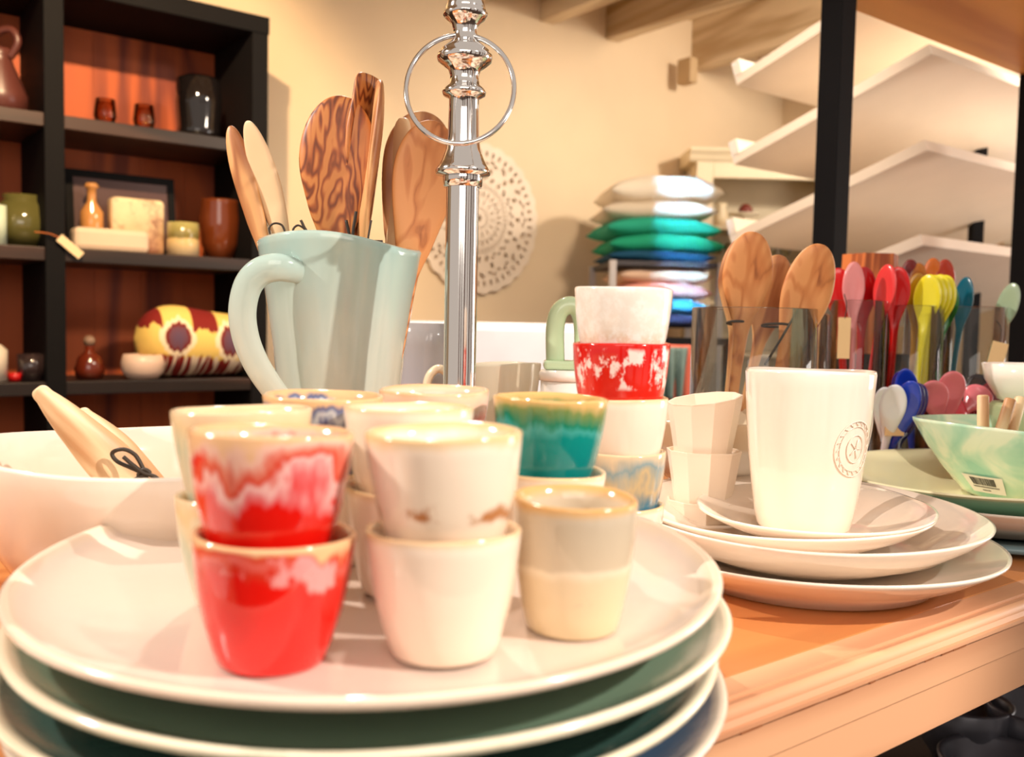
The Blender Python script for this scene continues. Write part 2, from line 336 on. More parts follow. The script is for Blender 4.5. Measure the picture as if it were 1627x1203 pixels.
# lower cell
lathe_obj('small_bowl', [(0, 0), (.04, 0), (.056, .02), (.058, .045), (.052, .068), (.048, .068), (.053, .045), (.048, .02), (0, .01)], plain('porcelain_pinkish', hx(226, 196, 176), .35), S_at(226, 590, .05, .907), 'small white round bowl in front of the patterned cushion', 'bowl', n=32)
bt = empty('decanter', S_at(141, 585, .1, .907), 0, 'round brown decanter with ball stopper on the lower shelf', 'decanter')
MB().lathe([(0, 0), (.034, 0), (.040, .025), (.030, .06), (.012, .075), (.012, .09), (0, .09)], 28).build('body', plain('amber_dark', hx(105, 40, 22), .1, coat=.6), bt)
MB().lathe([(0, .088), (.012, .092), (.017, .104), (.012, .116), (0, .12)], 20).build('stopper', plain('stopper_glass', hx(150, 120, 100), .05, coat=1), bt)
lathe_obj('tumbler', [(0, 0), (.034, 0), (.036, .07), (.033, .07), (.031, .008), (0, .008)], plain('dark_tumbler', hx(52, 40, 40), .1, coat=.8), S_at(49, 585, .06, .907), 'dark squat tumbler near the left end of the lower shelf', 'tumbler')
lathe_obj('red_votive', [(0, 0), (.014, 0), (.016, .02), (0, .022)], plain('votive_red', hx(200, 20, 20), .2), S_at(22, 588, .05, .907), 'tiny red votive left of the dark tumbler', 'candle')
lathe_obj('white_jar', [(0, 0), (.035, 0), (.036, .08), (.02, .095), (0, .095)], plain('jar_white', hx(230, 215, 195), .3), S_at(-14, 590, .06, .907), 'white jar cut off by the left frame edge on the lower shelf', 'jar')
# ikat cushion
def ikat():
    t = NT('ikat_fabric'); c = t.n('ShaderNodeTexCoord'); sp = t.n('ShaderNodeSeparateXYZ'); t.l(c.outputs['Object'], sp.inputs[0])
    jag = t.noise(t.coord((1, .1, .1)), 110, 2); 
    z = t.math('MULTIPLY_ADD', jag, .05, sp.outputs[2]); z = t.math('ADD', z, -.025)
    x = t.math('MULTIPLY_ADD', sp.outputs[0], TAU/.155, TAU*.085/.155)
    cx = t.math('COSINE', x); za = t.math('MULTIPLY', t.math('ADD', z, -.012), 24.0); 
    d = t.math('ADD', t.math('MULTIPLY', za, za), t.math('MULTIPLY_ADD', cx, -1.3, 1.3))      # ellipse distance per repeat
    col = t.ramp(t.math('MULTIPLY', d, .2), [(0, hx(96, 70, 92)), (.13, hx(110, 60, 70)), (.16, hx(120, 20, 12)), (.21, hx(120, 20, 12)), (.24, hx(246, 226, 190)), (.36, hx(246, 226, 190)), (.40, hx(242, 206, 110)), (1, hx(242, 206, 110))])
    low = t.ramp(t.math('MULTIPLY_ADD', z, -7.0, .1), [(.38, (0, 0, 0)), (.42, (1, 1, 1))])
    stripe = t.ramp(t.noise(t.coord((1, .05, .05), loc=(2, 0, 0)), 70, 1), [(.47, hx(140, 24, 14)), (.5, hx(244, 220, 190))])
    col = t.mix(low, col, stripe)
    up = t.math('MULTIPLY', t.ramp(t.math('MULTIPLY_ADD', z, 9.0, .0), [(.33, (0, 0, 0)), (.36, (1, 1, 1))]), t.ramp(t.math('MULTIPLY_ADD', cx, -.5, .5), [(.5, (0, 0, 0)), (.55, (1, 1, 1))]))
    col = t.mix(up, col, hx(130, 22, 12))
    return t.set(.85, 0, col)
bo = MB(); n = 28; vs = []; L = .36
for i in range(25):
    t = i/24; x = (t-.5)*L*1.0; k = (1-abs(2*t-1)**4)**.5 if 0 < i < 24 else .03
    k = max(k, .03)
    for j in range(n):
        a = TAU*j/n; vs.append((x, .10*k*math.cos(a), .10*k*math.sin(a)*(1+.06*math.sin(7*t))))
bo.add(vs, [(i*n+j, i*n+(j+1) % n, (i+1)*n+(j+1) % n, (i+1)*n+j) for i in range(24) for j in range(n)]+[tuple(range(n-1, -1, -1)), tuple(24*n+j for j in range(n))])
cu = bo.build('bolster_cushion', ikat(), loc=S_at(312, 538, .11, 1.008)); cu.rotation_euler = (0, 0.06, TH)
tag(cu, 'ikat bolster cushion in red, yellow and cream on the lower shelf', 'cushion')
# ------------------------------------------------------------ doily on the wall
dy = MB(); NR, NA = 26, 150; Rd = .285
def dp(i, j): 
    r = .012+(Rd-.012)*i/NR; a = TAU*j/NA
    if i == NR: r += .010*abs(math.sin(a*14))
    return (r*math.cos(a), 0, r*math.sin(a))
vs = [dp(i, j) for i in range(NR+1) for j in range(NA)]; fs = []
Rr = random.Random(2)
for i in range(NR):
    per = max(3, [6, 5, 10, 5, 6, 3][(i//2) % 6])
    for j in range(NA):
        hole = (i % 3 != 0) and ((j+(i//3)*2) % per in ((0, 1) if per > 4 else (0,))) and i > 1 and i < NR-1
        if not hole: fs.append((i*NA+j, i*NA+(j+1) % NA, (i+1)*NA+(j+1) % NA, (i+1)*NA+j))
dy.add(vs, fs, False)
k = (755-813.5)/F; v = 2.985; Y = v/(CT-ST*k)
o = dy.build('crochet_doily', plain('doily_cream', hx(232, 214, 192), .8), loc=(k*Y, Y, P(755, 347, Y).z)); o.rotation_euler = (0, 0, TH)
sd = o.modifiers.new('thick', 'SOLIDIFY'); sd.thickness = .006
tag(o, 'large round pale doily with lace holes hanging on the plaster wall', 'wall decoration')
# ------------------------------------------------------------ big plates in front
def platepts(R, h, fl, foot, th=.006, base=0):
    # coupe plate: foot radius, floor height fl, rim height h
    fr_ = R*.84
    return [(0, .006), (foot-.008, .006), (foot-.006, 0), (foot, 0), (foot+.004, .007), (fr_, fl-.004), (R*.95, h-.008), (R-.001, h-.003), (R, h), (R-.002, h+.0015), (R-.006, h),
            (R*.94, h-.003-(h-fl)*.25), (R*.87, fl+.002), (R*.82, fl), (R*.5, fl-.0005), (0, fl-.001)]
TILT = .029
cols = [('big_plate_cream', hx(232, 212, 196), hx(236, 214, 190)), ('big_plate_mint_shaded', hx(112, 138, 116), hx(240, 228, 200)), ('big_plate_teal_shaded', hx(62, 92, 84), hx(240, 226, 196)), ('big_plate_blue_shaded', hx(66, 88, 112), hx(226, 208, 186))]  # lower three: glaze darkened below the cream rim as shade between the plates
labs = ['cream glazed charger plate, topmost of the big stack, carrying the cups', 'charger plate second from the top of the big stack, pale mint with shade painted below the rim', 'charger plate third from the top of the big stack, greyish teal with shade painted below the rim', 'bottom charger plate of the big stack resting on the table, blue grey with shade painted below the rim']
offs = [(0, 0), (.003, -.006), (-.004, -.010), (.003, -.006)]
for i in range(4):
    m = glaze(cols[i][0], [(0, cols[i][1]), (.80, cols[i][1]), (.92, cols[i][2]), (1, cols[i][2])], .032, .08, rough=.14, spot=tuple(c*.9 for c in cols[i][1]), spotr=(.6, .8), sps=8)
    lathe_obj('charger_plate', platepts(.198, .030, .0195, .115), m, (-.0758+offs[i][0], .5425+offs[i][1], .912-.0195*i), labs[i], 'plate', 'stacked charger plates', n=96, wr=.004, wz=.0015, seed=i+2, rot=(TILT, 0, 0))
o = lathe_obj('dinner_plate', platepts(.13, .03, .012, .08), M_cream, (-.365, .36, .853), 'cream plate barely showing at the lower left corner of the table', 'plate', n=64)
# ------------------------------------------------------------ espresso cups
def cuppts(h=.058, rt=.036, rb=.0245, fl=.006, th=.0032, bulge=.0012):
    o = [(0, .002), (rb-.005, .002), (rb-.004, 0), (rb-.001, 0), (rb, .0015)]
    for i in range(1, 9):
        t = i/8; o.append((rb+(rt-rb)*t**.85+bulge*math.sin(t*PI)*1.2, .0015+(h-.003)*t))
    o += [(rt-.0003, h-.0004), (rt-.0014, h), (rt-.0028, h-.0006)]
    for i in range(6, -1, -1):
        t = i/7; z = fl+(h-fl)*t; o.append((max(rb*.55, rb+(rt-rb)*(z/h)**.85-th), z))
    o += [(rb*.4, fl-.0002), (0, fl)]
    return o
RED = hx(214, 20, 10); RIM = hx(226, 178, 130); CR = hx(240, 220, 198); PK = hx(226, 160, 150)
gl = {
 'red_low': glaze('red_glaze_a', [(0, RED), (.66, RED), (.78, hx(206, 50, 30)), (.86, hx(216, 96, 84)), (.93, hx(200, 60, 30)), (.97, RIM), (1, RIM)], .058, .7, 42, .35, patch=(hx(226, 150, 146), .68, .96, .53), seed=2),
 'red_up': glaze('red_glaze_b', [(0, RED), (.52, RED), (.60, hx(216, 110, 110)), (.68, hx(230, 180, 172)), (.74, hx(206, 60, 34)), (.82, hx(216, 120, 100)), (.90, hx(228, 180, 160)), (.97, RIM), (1, RIM)], .058, 1.1, 38, .3, patch=(RED, .5, .93, .56), seed=3),
 'cream_low': glaze('cream_glaze_a', [(0, CR), (.93, CR), (1, hx(228, 190, 140))], .058, .15, 50, 1, seed=5),
 'cream_up': glaze('cream_glaze_b', [(0, hx(234, 208, 182)), (.5, hx(238, 220, 196)), (.9, CR), (.975, hx(226, 190, 140)), (1, hx(226, 190, 140))], .058, .25, 45, .8, patch=(hx(184, 122, 74), .36, .50, .50), seed=6),
 'grey': glaze('grey_glaze', [(0, hx(222, 200, 160)), (.44, hx(222, 200, 164)), (.5, hx(232, 216, 188)), (.53, hx(206, 188, 160)), (.9, hx(196, 180, 156)), (.97, hx(212, 166, 106)), (1, hx(212, 166, 106))], .066, .12, 40, .6, spot=hx(170, 150, 136), spotr=(.62, .72), sps=32, seed=7),
 'green_grey': glaze('greengrey_glaze', [(0, hx(206, 200, 176)), (.6, hx(186, 190, 160)), (.85, hx(222, 196, 150)), (1, hx(230, 200, 160))], .058, .5, 60, .25, seed=8),
 'blue': glaze('blue_glaze', [(0, hx(120, 130, 160)), (.6, hx(60, 70, 110)), (.75, hx(190, 190, 190)), (.86, hx(80, 90, 130)), (.95, hx(222, 180, 130)), (1, hx(226, 180, 130))], .058, .7, 90, .2, seed=9),
 'pink': glaze('pink_glaze', [(0, hx(200, 50, 40)), (.6, hx(200, 60, 50)), (.75, hx(226, 180, 168)), (.95, hx(236, 200, 170)), (1, RIM)], .058, .4, 60, .4, seed=10),
 'teal': glaze('teal_glaze', [(0, hx(0, 118, 118)), (.62, hx(8, 128, 120)), (.7, hx(60, 150, 140)), (.76, hx(18, 120, 90)), (.88, hx(110, 130, 70)), (.95, hx(196, 160, 96)), (1, hx(216, 176, 110))], .058, .28, 70, .25, seed=11),
 'mottle': glaze('mottled_glaze', [(0, hx(214, 190, 166)), (.35, hx(220, 200, 176)), (.45, hx(226, 214, 200)), (1, hx(226, 216, 204))], .058, .2, 60, 1, spot=hx(232, 226, 216), spotr=(.45, .6), sps=110, seed=12),
 'blueglass': glaze('clear_blue_glaze', [(0, hx(30, 86, 110)), (.35, hx(70, 120, 140)), (.6, hx(196, 170, 126)), (.8, hx(130, 150, 150)), (1, hx(220, 190, 150))], .058, .6, 80, .25, seed=13),
 'red_tall': glaze('red_glaze_c', [(0, hx(210, 30, 20)), (.45, hx(214, 40, 26)), (.9, hx(200, 16, 10)), (1, hx(200, 30, 20))], .058, .1, 50, 1, patch=(hx(240, 210, 200), .42, .95, .5), seed=14),
}
def zplate(x, y): return .912+.0195+.0003+TILT*(y-.5425)*1.0
def cup(x, y, z, g, label, s=1.0, fl=.006, h=.058, rt=.036, rb=.0245, seed=0, wr=.008, tilt=True, grp='handmade espresso cups'):
    o = lathe_obj('espresso_cup', cuppts(h, rt, rb, fl), gl[g], (x, y, z), label, 'cup', grp, n=72, wr=wr, wz=.0007, seed=seed, rot=(TILT if tilt else 0, 0, seed*1.3))
    o.scale = (s, s, s); return o
def stack(x, y, low, up, l1, l2, seed, dx=0, dy=0):
    z = zplate(x, y); cup(x, y, z, low, l1, fl=.0445, seed=seed)
    cup(x+dx, y+dy, z+.045, up, l2, seed=seed+1)
stack(-.106, .412, 'red_low', 'red_up', 'red glazed espresso cup on the plate at front left, under another red cup', 'red and white streaked espresso cup stacked on the front red cup', 1, -.001)
stack(-.029, .424, 'cream_low', 'cream_up', 'plain cream espresso cup on the plate at front centre, bottom of its pair', 'cream espresso cup with brown flecks, on top of the front centre pair', 3)
cup(.0325, .462, zplate(.03, .46), 'grey', 'single beige and grey glazed cup standing right of the front cream cups', h=.066, rt=.031, rb=.0235, seed=5)
stack(-.140, .487, 'green_grey', 'green_grey', 'grey green espresso cup on the plate behind the red pair, lower one', 'grey green espresso cup with cream rim behind the red pair, upper one', 7)
stack(-.115, .5655, 'cream_low', 'blue', 'cream cup hidden under the dark blue streaked cup', 'dark blue streaked espresso cup at the back of the plate below the pitcher', 9)
stack(-.057, .513, 'cream_low', 'cream_low', 'pale cream espresso cup behind the front cream pair, lower one', 'pale cream espresso cup behind the front cream pair, upper one', 11)
stack(-.050, .612, 'cream_low', 'pink', 'cream cup under the pink and red glazed cup at the back of the plate', 'pink cup with red glaze at the back of the plate by the metal pole', 13)
stack(.023, .578, 'cream_low', 'teal', 'cream espresso cup under the teal green one', 'teal green espresso cup with tan rim at the back right of the plate', 15)
tl = ['hidden bottom cup of the tall stack between the two plate piles', 'lower cup of the tall stack, mostly hidden by the grey cup', 'blue and sand streaked cup, third from the bottom of the tall stack', 'plain cream cup under the red one in the tall stack', 'bright red cup with white blotches in the tall stack right of centre', 'mottled off-white cup topping the tall stack']
for i, g in enumerate(['cream_low', 'cream_low', 'blueglass', 'cream_low', 'red_tall', 'mottle']):
    cup(.081-.0015*(5-i)*.3, .69, .851+i*.0398, g, tl[i], fl=.0393 if i < 5 else .006, seed=20+i, rb=.027 if i > 3 else .0265, tilt=False, wr=.004)
# ------------------------------------------------------------ bowl with wooden servers at left
bw = MB().lathe([(0, .004), (.07, .004), (.072, 0), (.08, 0), (.090, .006), (.126, .026), (.150, .060), (.161, .098), (.166, .122), (.1655, .125), (.162, .1245), (.157, .100), (.144, .062), (.118, .030), (.06, .014), (0, .012)], 80, .012, .006, 3)
o = bw.build('serving_bowl', glaze('bowl_cream', [(0, hx(222, 196, 168)), (.9, hx(234, 214, 194)), (1, hx(242, 228, 212))], .125, .2), loc=(-.2634, .7561, .851)); o.rotation_euler = (0, .045, 0)
tag(o, 'large cream serving bowl at left with wooden servers in it', 'bowl')
def utensil(name, A, B, face, prof, m, parent=None, hollow=0, headt=(.55, 1), bend=0):
    # prof: list of (t, half width, half thickness); A handle end, B tip; face = direction the front looks to
    A, B = Vector(A), Vector(B); L = (B-A).length; zz = (B-A)/L; y = Vector(face)*-1; y = (y-zz*y.dot(zz)).normalized(); x = y.cross(zz)
    vs = []; n = 24; N = 60
    M_ = len(prof)
    def tan_(i, c):
        if i <= 0 or i >= M_-1 or (i == M_-2 and prof[-1][1] < .8*prof[i][1]): return 0
        a, b, d = prof[i-1], prof[i], prof[i+1]; s0 = (b[c]-a[c])/(b[0]-a[0]); s1 = (d[c]-b[c])/(d[0]-b[0])
        return 0 if s0*s1 <= 0 else 2*s0*s1/(s0+s1)
    def at(t):
        for k, (a, b) in enumerate(zip(prof, prof[1:])):
            if t <= b[0]+1e-9:
                d = b[0]-a[0]; q = max(0, min(1, (t-a[0])/d)); o = []
                for c in (1, 2):
                    if k == M_-2 and b[1] < .8*a[1]: e = 1-math.sqrt(max(0, 1-q*q)); o.append(a[c]+(b[c]-a[c])*e)
                    elif k == 0: e = math.sqrt(max(0, 1-(1-q)**3)); o.append(a[c]+(b[c]-a[c])*e)
                    else: o.append((2*q**3-3*q*q+1)*a[c]+(q**3-2*q*q+q)*d*tan_(k, c)+(3*q*q-2*q**3)*b[c]+(q**3-q*q)*d*tan_(k+1, c))
                return o
        return prof[-1][1:]
    for i in range(N+1):
        t = (1-math.cos(PI*i/N))/2
        wd, th = at(t); hd = 0
        if headt[0] < t < headt[1]: hd = math.sin((t-headt[0])/(headt[1]-headt[0])*PI)
        by = bend*math.sin(t*PI)
        for j in range(n):
            a = TAU*j/n; cx = math.cos(a); sy = math.sin(a)
            px_ = wd*cx; py_ = th*sy+by
            if hollow: py_ += hollow*hd*(1-cx*cx)*(1 if sy < 0 else .8)
            vs.append((px_, py_, t*L))
    o = MB().add(vs, [(i*n+j, i*n+(j+1) % n, (i+1)*n+(j+1) % n, (i+1)*n+j) for i in range(N) for j in range(n)]+[tuple(range(n-1, -1, -1)), tuple(N*n+j for j in range(n))]).build(name, m, parent)
    o.matrix_world = Matrix((( x.x, y.x, zz.x, A.x), (x.y, y.y, zz.y, A.y), (x.z, y.z, zz.z, A.z), (0, 0, 0, 1)))
    return o
def cord(pts, parent, r=.0013, closed=False, name='cord'):
    mi = parent.matrix_world.inverted()
    o = MB().tube([mi @ Vector(p) for p in pts], r, 8, closed=closed).build(name, M_cord, parent); return o
FACE = (0, -1, 0)
# server in bowl: handle end up left at (50,610), runs down right into the bowl
A_ = P(58, 617, .70); B_ = P(262, 822, .74)
sv = utensil('salad_server', A_, B_, (.3, -1, .3), [(0, .002, .002), (.06, .0068, .005), (.3, .0135, .0075), (.6, .018, .008), (1, .0175, .006)], W_light, hollow=0)
tag(sv, 'pale wooden salad server leaning in the cream bowl, tied with cord', 'utensil')
sv2 = utensil('salad_server', P(120, 655, .718), P(268, 815, .757), (.3, -1, .3), [(0, .003, .002), (.06, .009, .005), (.45, .017, .007), (.75, .016, .007), (1, .015, .005)], W_light)
tag(sv2, 'second pale wooden salad server lying behind the first in the bowl', 'utensil')
Y_ = .705
cord([P(x, y, Y_) for x, y in [(228, 752), (205, 742), (186, 733), (178, 722), (184, 716), (196, 714), (208, 718), (218, 727), (229, 748)]], sv, .0016, name='cord_bow')
cord([P(x, y, Y_-.003) for x, y in [(196, 726), (210, 738), (229, 752), (247, 758), (262, 774)]], sv, .0016, name='cord_end')
cord([P(x, y, Y_-.002) for x, y in [(200, 778), (206, 768), (222, 758), (238, 752), (228, 746), (220, 756), (236, 762), (241, 778)]], sv, .0016, name='cord_knot')
cord([P(x, y, Y_+.002) for x, y in [(232, 752), (246, 760), (256, 776)]], sv, .0014, name='cord_end')
# ------------------------------------------------------------ pitcher with utensils
pc = P(541, 500, 1.0)
pit = empty('pitcher', (pc.x, 1.0, .851), 0, 'large pale aqua handmade pitcher with side handle holding wooden spoons', 'pitcher')
AQ = NT('aqua_glaze'); v_ = AQ.coord((1, 1, .35)); n_ = AQ.noise(v_, 14, 4, .55)
c_ = AQ.ramp(n_, [(.3, hx(158, 184, 178)), (.5, hx(182, 190, 178)), (.68, hx(200, 192, 170))])
sp_ = AQ.n('ShaderNodeSeparateXYZ'); tc_ = AQ.n('ShaderNodeTexCoord'); AQ.l(tc_.outputs['Object'], sp_.inputs[0])
f_ = AQ.ramp(AQ.math('DIVIDE', AQ.math('MULTIPLY_ADD', n_, .1, sp_.outputs[2]), .36), [(.35, hx(200, 188, 160)), (.75, hx(180, 190, 178)), (.97, hx(146, 190, 184))])
AQM = AQ.mix(.5, c_, f_); AQ.bump(AQ.noise(AQ.coord(), 12, 2), .3, .006); AQ = AQ.set(.12, 0, AQM, .4)
H = .311
pp = [(0, .004), (.048, .004), (.05, 0), (.056, 0), (.058, .006), (.0585, .06), (.0625, .14), (.069, .20), (.078, .26), (.0855, H-.008), (.0868, H-.002), (.085, H+.001), (.0815, H-.001), (.073, .25), (.062, .17), (.052, .06), (.03, .012), (0, .011)]
m_ = MB(); n = 96; vs = []
for (r, z) in pp:
    for i in range(n):
        a = TAU*i/n; kz = (z/H)**3
        rr = r*(1+.012*math.sin(2*a+.6)+.008*math.sin(5*a+z*20)*(z/H))
        zz = z+kz*(-.0035*math.cos(a)-.0025*math.cos(2*a+.4)+.0025*math.sin(3*a))
        vs.append((rr*math.cos(a), rr*math.sin(a), zz))
m_.add(vs, [(j*n+i, j*n+(i+1) % n, (j+1)*n+(i+1) % n, (j+1)*n+i) for j in range(len(pp)-1) for i in range(n)])
m_.build('body', AQ, pit)
hp = [(505, 440, .955), (474, 431, .926), (440, 425, .915), (412, 433, .915), (393, 456, .917), (385, 495, .919), (390, 535, .921), (404, 572, .923), (424, 605, .926), (446, 634, .932), (462, 652, .945)]
o = MB().tube([P(*q)-Vector(pit.location) for q in hp], [.010, .0125, .014, .0142, .014, .0138, .0135, .0132, .0128, .012, .010], 18, flat=.62, up=Vector((0, 1, 0))).build('handle', AQ, pit)
inB = lambda dx, dy: Vector((pc.x+dx, 1.0+dy, .90))
u1 = utensil('wooden_spoon', P(470, 560, 1.0), P(366, 200, .985), (-.2, -1, .1), [(0, .004, .003), (.05, .006, .004), (.45, .007, .005), (.6, .0105, .005), (.8, .0125, .006), (1, .0005, .0005)], W_tan, bend=-.004)
tag(u1, 'narrow tan wooden spoon leaning furthest left in the aqua pitcher', 'utensil', 'wooden utensils in the pitcher')
u2 = utensil('wooden_spoon', P(492, 560, 1.0), P(393, 192, .97), (-.5, -1, .1), [(0, .004, .003), (.05, .006, .004), (.42, .007, .005), (.6, .0135, .006), (.74, .0165, .007), (1, .0005, .0005)], W_light, hollow=.004, bend=.006)
tag(u2, 'pale wooden spoon leaning left in the pitcher in front of the tan one', 'utensil', 'wooden utensils in the pitcher')
u3 = utensil('olive_wood_paddle', P(525, 600, .985), P(541, 152, .98), (0, -1, .05), [(0, .005, .003), (.05, .008, .005), (.38, .009, .005), (.48, .0145, .006), (.6, .0285, .0065), (.78, .0405, .007), (1, .001, .001)], W_olive, bend=-.003)
tag(u3, 'broad olive wood paddle with bold swirling grain in the middle of the pitcher', 'utensil', 'wooden utensils in the pitcher')
u4 = utensil('olive_wood_spatula', P(572, 600, .99), P(588, 122, 1.0), (.92, -.4, 0), [(0, .008, .005), (.4, .012, .006), (.6, .026, .007), (.8, .032, .008), (.95, .026, .007), (1, .016, .005)], W_olive, bend=.008, hollow=.004)
tag(u4, 'tall dark grained spatula seen edge on behind the paddle', 'utensil', 'wooden utensils in the pitcher')
u5 = utensil('wooden_spoon', P(598, 600, 1.0), P(603, 128, .985), (-.95, -.3, 0), [(0, .007, .005), (.4, .010, .006), (.6, .026, .006), (.80, .033, .007), (1, .002, .002)], W_tan, hollow=.006, bend=-.016)
tag(u5, 'tall curved tan spoon seen from its side, the highest in the pitcher', 'utensil', 'wooden utensils in the pitcher')
u6 = utensil('wooden_spoon', P(622, 600, .99), P(690, 192, 1.0), (.25, -1, .05), [(0, .005, .003), (.05, .008, .005), (.38, .010, .005), (.52, .020, .006), (.80, .0345, .006), (1, .001, .001)], W_olive2, hollow=.003)
tag(u6, 'broad olive wood spoon leaning right in the pitcher toward the metal pole', 'utensil', 'wooden utensils in the pitcher')
u7 = utensil('wooden_spoon', P(612, 600, 1.03), P(676, 178, 1.035), (.2, -1, .05), [(0, .008, .005), (.38, .010, .005), (.55, .026, .006), (.82, .038, .006), (1, .002, .002)], W_tan, hollow=.003)
tag(u7, 'tan wooden spoon just behind the broad right hand spoon, rim showing', 'utensil', 'wooden utensils in the pitcher')
u8 = utensil('wooden_spoon', P(606, 600, 1.03), P(640, 188, 1.015), (-.8, -.5, .0), [(0, .007, .005), (.4, .009, .005), (.6, .020, .005), (.85, .026, .006), (1, .006, .003)], W_light, hollow=.004)
tag(u8, 'pale wooden spoon edge on between the tall spoon and the broad right one', 'utensil', 'wooden utensils in the pitcher')
cord([P(x, y, .965) for x, y in [(430, 376), (428, 362), (436, 355), (448, 358), (454, 372)]], u1, .0011)
cord([P(x, y, .955) for x, y in [(466, 376), (466, 364), (474, 358), (484, 364)]], u2, .0011)
cord([P(x, y, .95) for x, y in [(478, 350), (484, 362), (492, 374)]], u2, .0014)
cord([P(x, y, .953) for x, y in [(566, 336), (562, 360), (558, 382), (550, 350)]], u3, .0016)
cord([P(x, y, .95) for x, y in [(544, 380), (570, 384), (608, 385)]], u4, .0022)
cord([P(x, y, .953) for x, y in [(590, 350), (587, 366), (584, 384)]], u4, .0011)
# ------------------------------------------------------------ chrome stand with ring
pX = P(735, 300, .85); pl = empty('ring_stand', (-.048, .85, .851), 0, 'polished metal stand with turned finial and large ring, right of the pitcher', 'stand')
def pz(y): return P(735, y, .85).z-.851
MB().lathe([(0, 0), (.06, 0), (.062, .004), (.055, .008), (.025, .014), (.017, .03), (.0148, .04), (.0148, pz(296)), (.0148, pz(294)), (0, pz(294))], 48).build('pole', M_chrome, pl)
MB().lathe([(0, pz(298)), (.0172, pz(298)), (.0182, pz(283)), (.0178, pz(280)), (0, pz(280))], 48).build('collar', M_chrome, pl)
fz = [(1.75, 293), (1.75, 280), (2.45, 278), (2.5, 272), (2.2, 264), (1.95, 256), (1.6, 240), (1.42, 215), (1.36, 180), (1.34, 158), (1.45, 156), (1.88, 152), (2.0, 147), (1.8, 142), (1.35, 135), (1.28, 122), (1.45, 112), (1.9, 106), (2.4, 99), (2.5, 93), (2.45, 88), (2.1, 84), (2.15, 80), (1.6, 72), (1.12, 64), (1.05, 50), (1.2, 40), (1.7, 32), (2.0, 26), (2.0, 22), (1.75, 19), (1.8, 15), (1.6, 3), (1.3, -10), (1.4, -25), (.9, -40), (.3, -50), (0, -51)]
MB().lathe([(0, pz(292))]+[(r*.01, pz(y)) for r, y in fz], 56).build('finial', M_chrome, pl)
rc = P(727, 146, .838)-Vector(pl.location); rg = MB()
ra, rb_ = .0470, .0515
rg.tube([(rc.x+ra*math.cos(a)+.003, rc.y-.017+.020*(math.sin(a)+.0)+.004, rc.z+rb_*math.sin(a)) for a in [TAU*i/36 for i in range(36)]], .0023, 12, closed=True, sub=3, up=Vector((0, 1, 0)))
rg.build('ring', M_chrome, pl)
# ------------------------------------------------------------ white place setting at right
def tiltrot(tx, ty): return (ty, -tx, 0)
Wm = glaze('ivory_glaze', [(0, hx(242, 224, 204)), (.92, hx(246, 230, 212)), (1, hx(246, 230, 212))], .05, .1, rough=.1)
lathe_obj('dinner_plate', [(0, .004), (.10, .004), (.102, 0), (.113, 0), (.116, .005), (.145, .018), (.166, .031), (.1705, .0345), (.1705, .037), (.167, .0362), (.145, .024), (.115, .013), (0, .011)], Wm, (.2784, .8629, .8515), 'wide ivory dinner plate at the bottom of the white place setting', 'plate', 'ivory place setting', n=96, wr=.003, wz=.0015, seed=5, rot=tiltrot(.012, 0))
lathe_obj('soup_plate', [(0, .003), (.07, .003), (.072, 0), (.082, 0), (.1, .008), (.13, .02), (.155, .036), (.1675, .047), (.168, .049), (.165, .0492), (.15, .038), (.125, .026), (.115, .0155), (.09, .011), (0, .010)], Wm, (.2749, .8805, .8632), 'ivory soup plate resting on the wide dinner plate', 'plate', 'ivory place setting', n=96, wr=.004, wz=.003, seed=8, rot=tiltrot(-.008, .0195))
lathe_obj('side_plate', [(0, .003), (.06, .003), (.062, 0), (.07, 0), (.09, .01), (.12, .024), (.138, .037), (.1385, .039), (.136, .039), (.115, .028), (.085, .014), (.07, .010), (0, .009)], Wm, (.262, .893, .8745), 'ivory side plate between the soup plate and the saucer', 'plate', 'ivory place setting', n=96, wr=.004, wz=.002, seed=9, rot=tiltrot(.015, .03))
lathe_obj('saucer', [(0, .003), (.035, .003), (.037, 0), (.045, 0), (.06, .008), (.085, .018), (.1065, .030), (.1075, .032), (.105, .0322), (.085, .022), (.06, .012), (.05, .009), (0, .0085)], Wm, (.2863, .8691, .884), 'ivory saucer directly under the tall ivory mug', 'saucer', 'ivory place setting', n=80, wr=.003, wz=.001, seed=10, rot=tiltrot(.035, .035))
mg = empty('mug', (.2775, .872, .8935), 0, 'tall ivory mug with embossed round emblem standing on the saucer', 'mug', rot=(.0, .012, 0))
MH = .150; mr = lambda z: .0425+.0165*(z/MH)**.9+.002*math.sin(z/MH*PI)
Mm = glaze('mug_glaze', [(0, hx(242, 222, 200)), (1, hx(238, 222, 206))], .15, .1, rough=.1)
MB().lathe([(0, .003), (.034, .003), (.036, 0), (.040, 0), (.0425, .004)]+[(mr(z), z) for z in [MH*i/10 for i in range(1, 10)]]+[(mr(MH), MH-.003), (mr(MH)-.001, MH), (mr(MH)-.003, MH-.0005)]+[(mr(z)-.0045, z) for z in [MH*i/8 for i in range(7, 0, -1)]]+[(.03, .008), (0, .008)], 80, .004, .0015, 4).build('body', Mm, mg)
MB().tube([(.040, .030, .118), (.056, .044, .128), (.072, .058, .120), (.079, .066, .095), (.070, .058, .065), (.054, .044, .045), (.036, .028, .036)], [.007, .0075, .0085, .0085, .0085, .0075, .007], 14, flat=.6, up=Vector((0, 0, 1))).build('handle', Mm, mg)
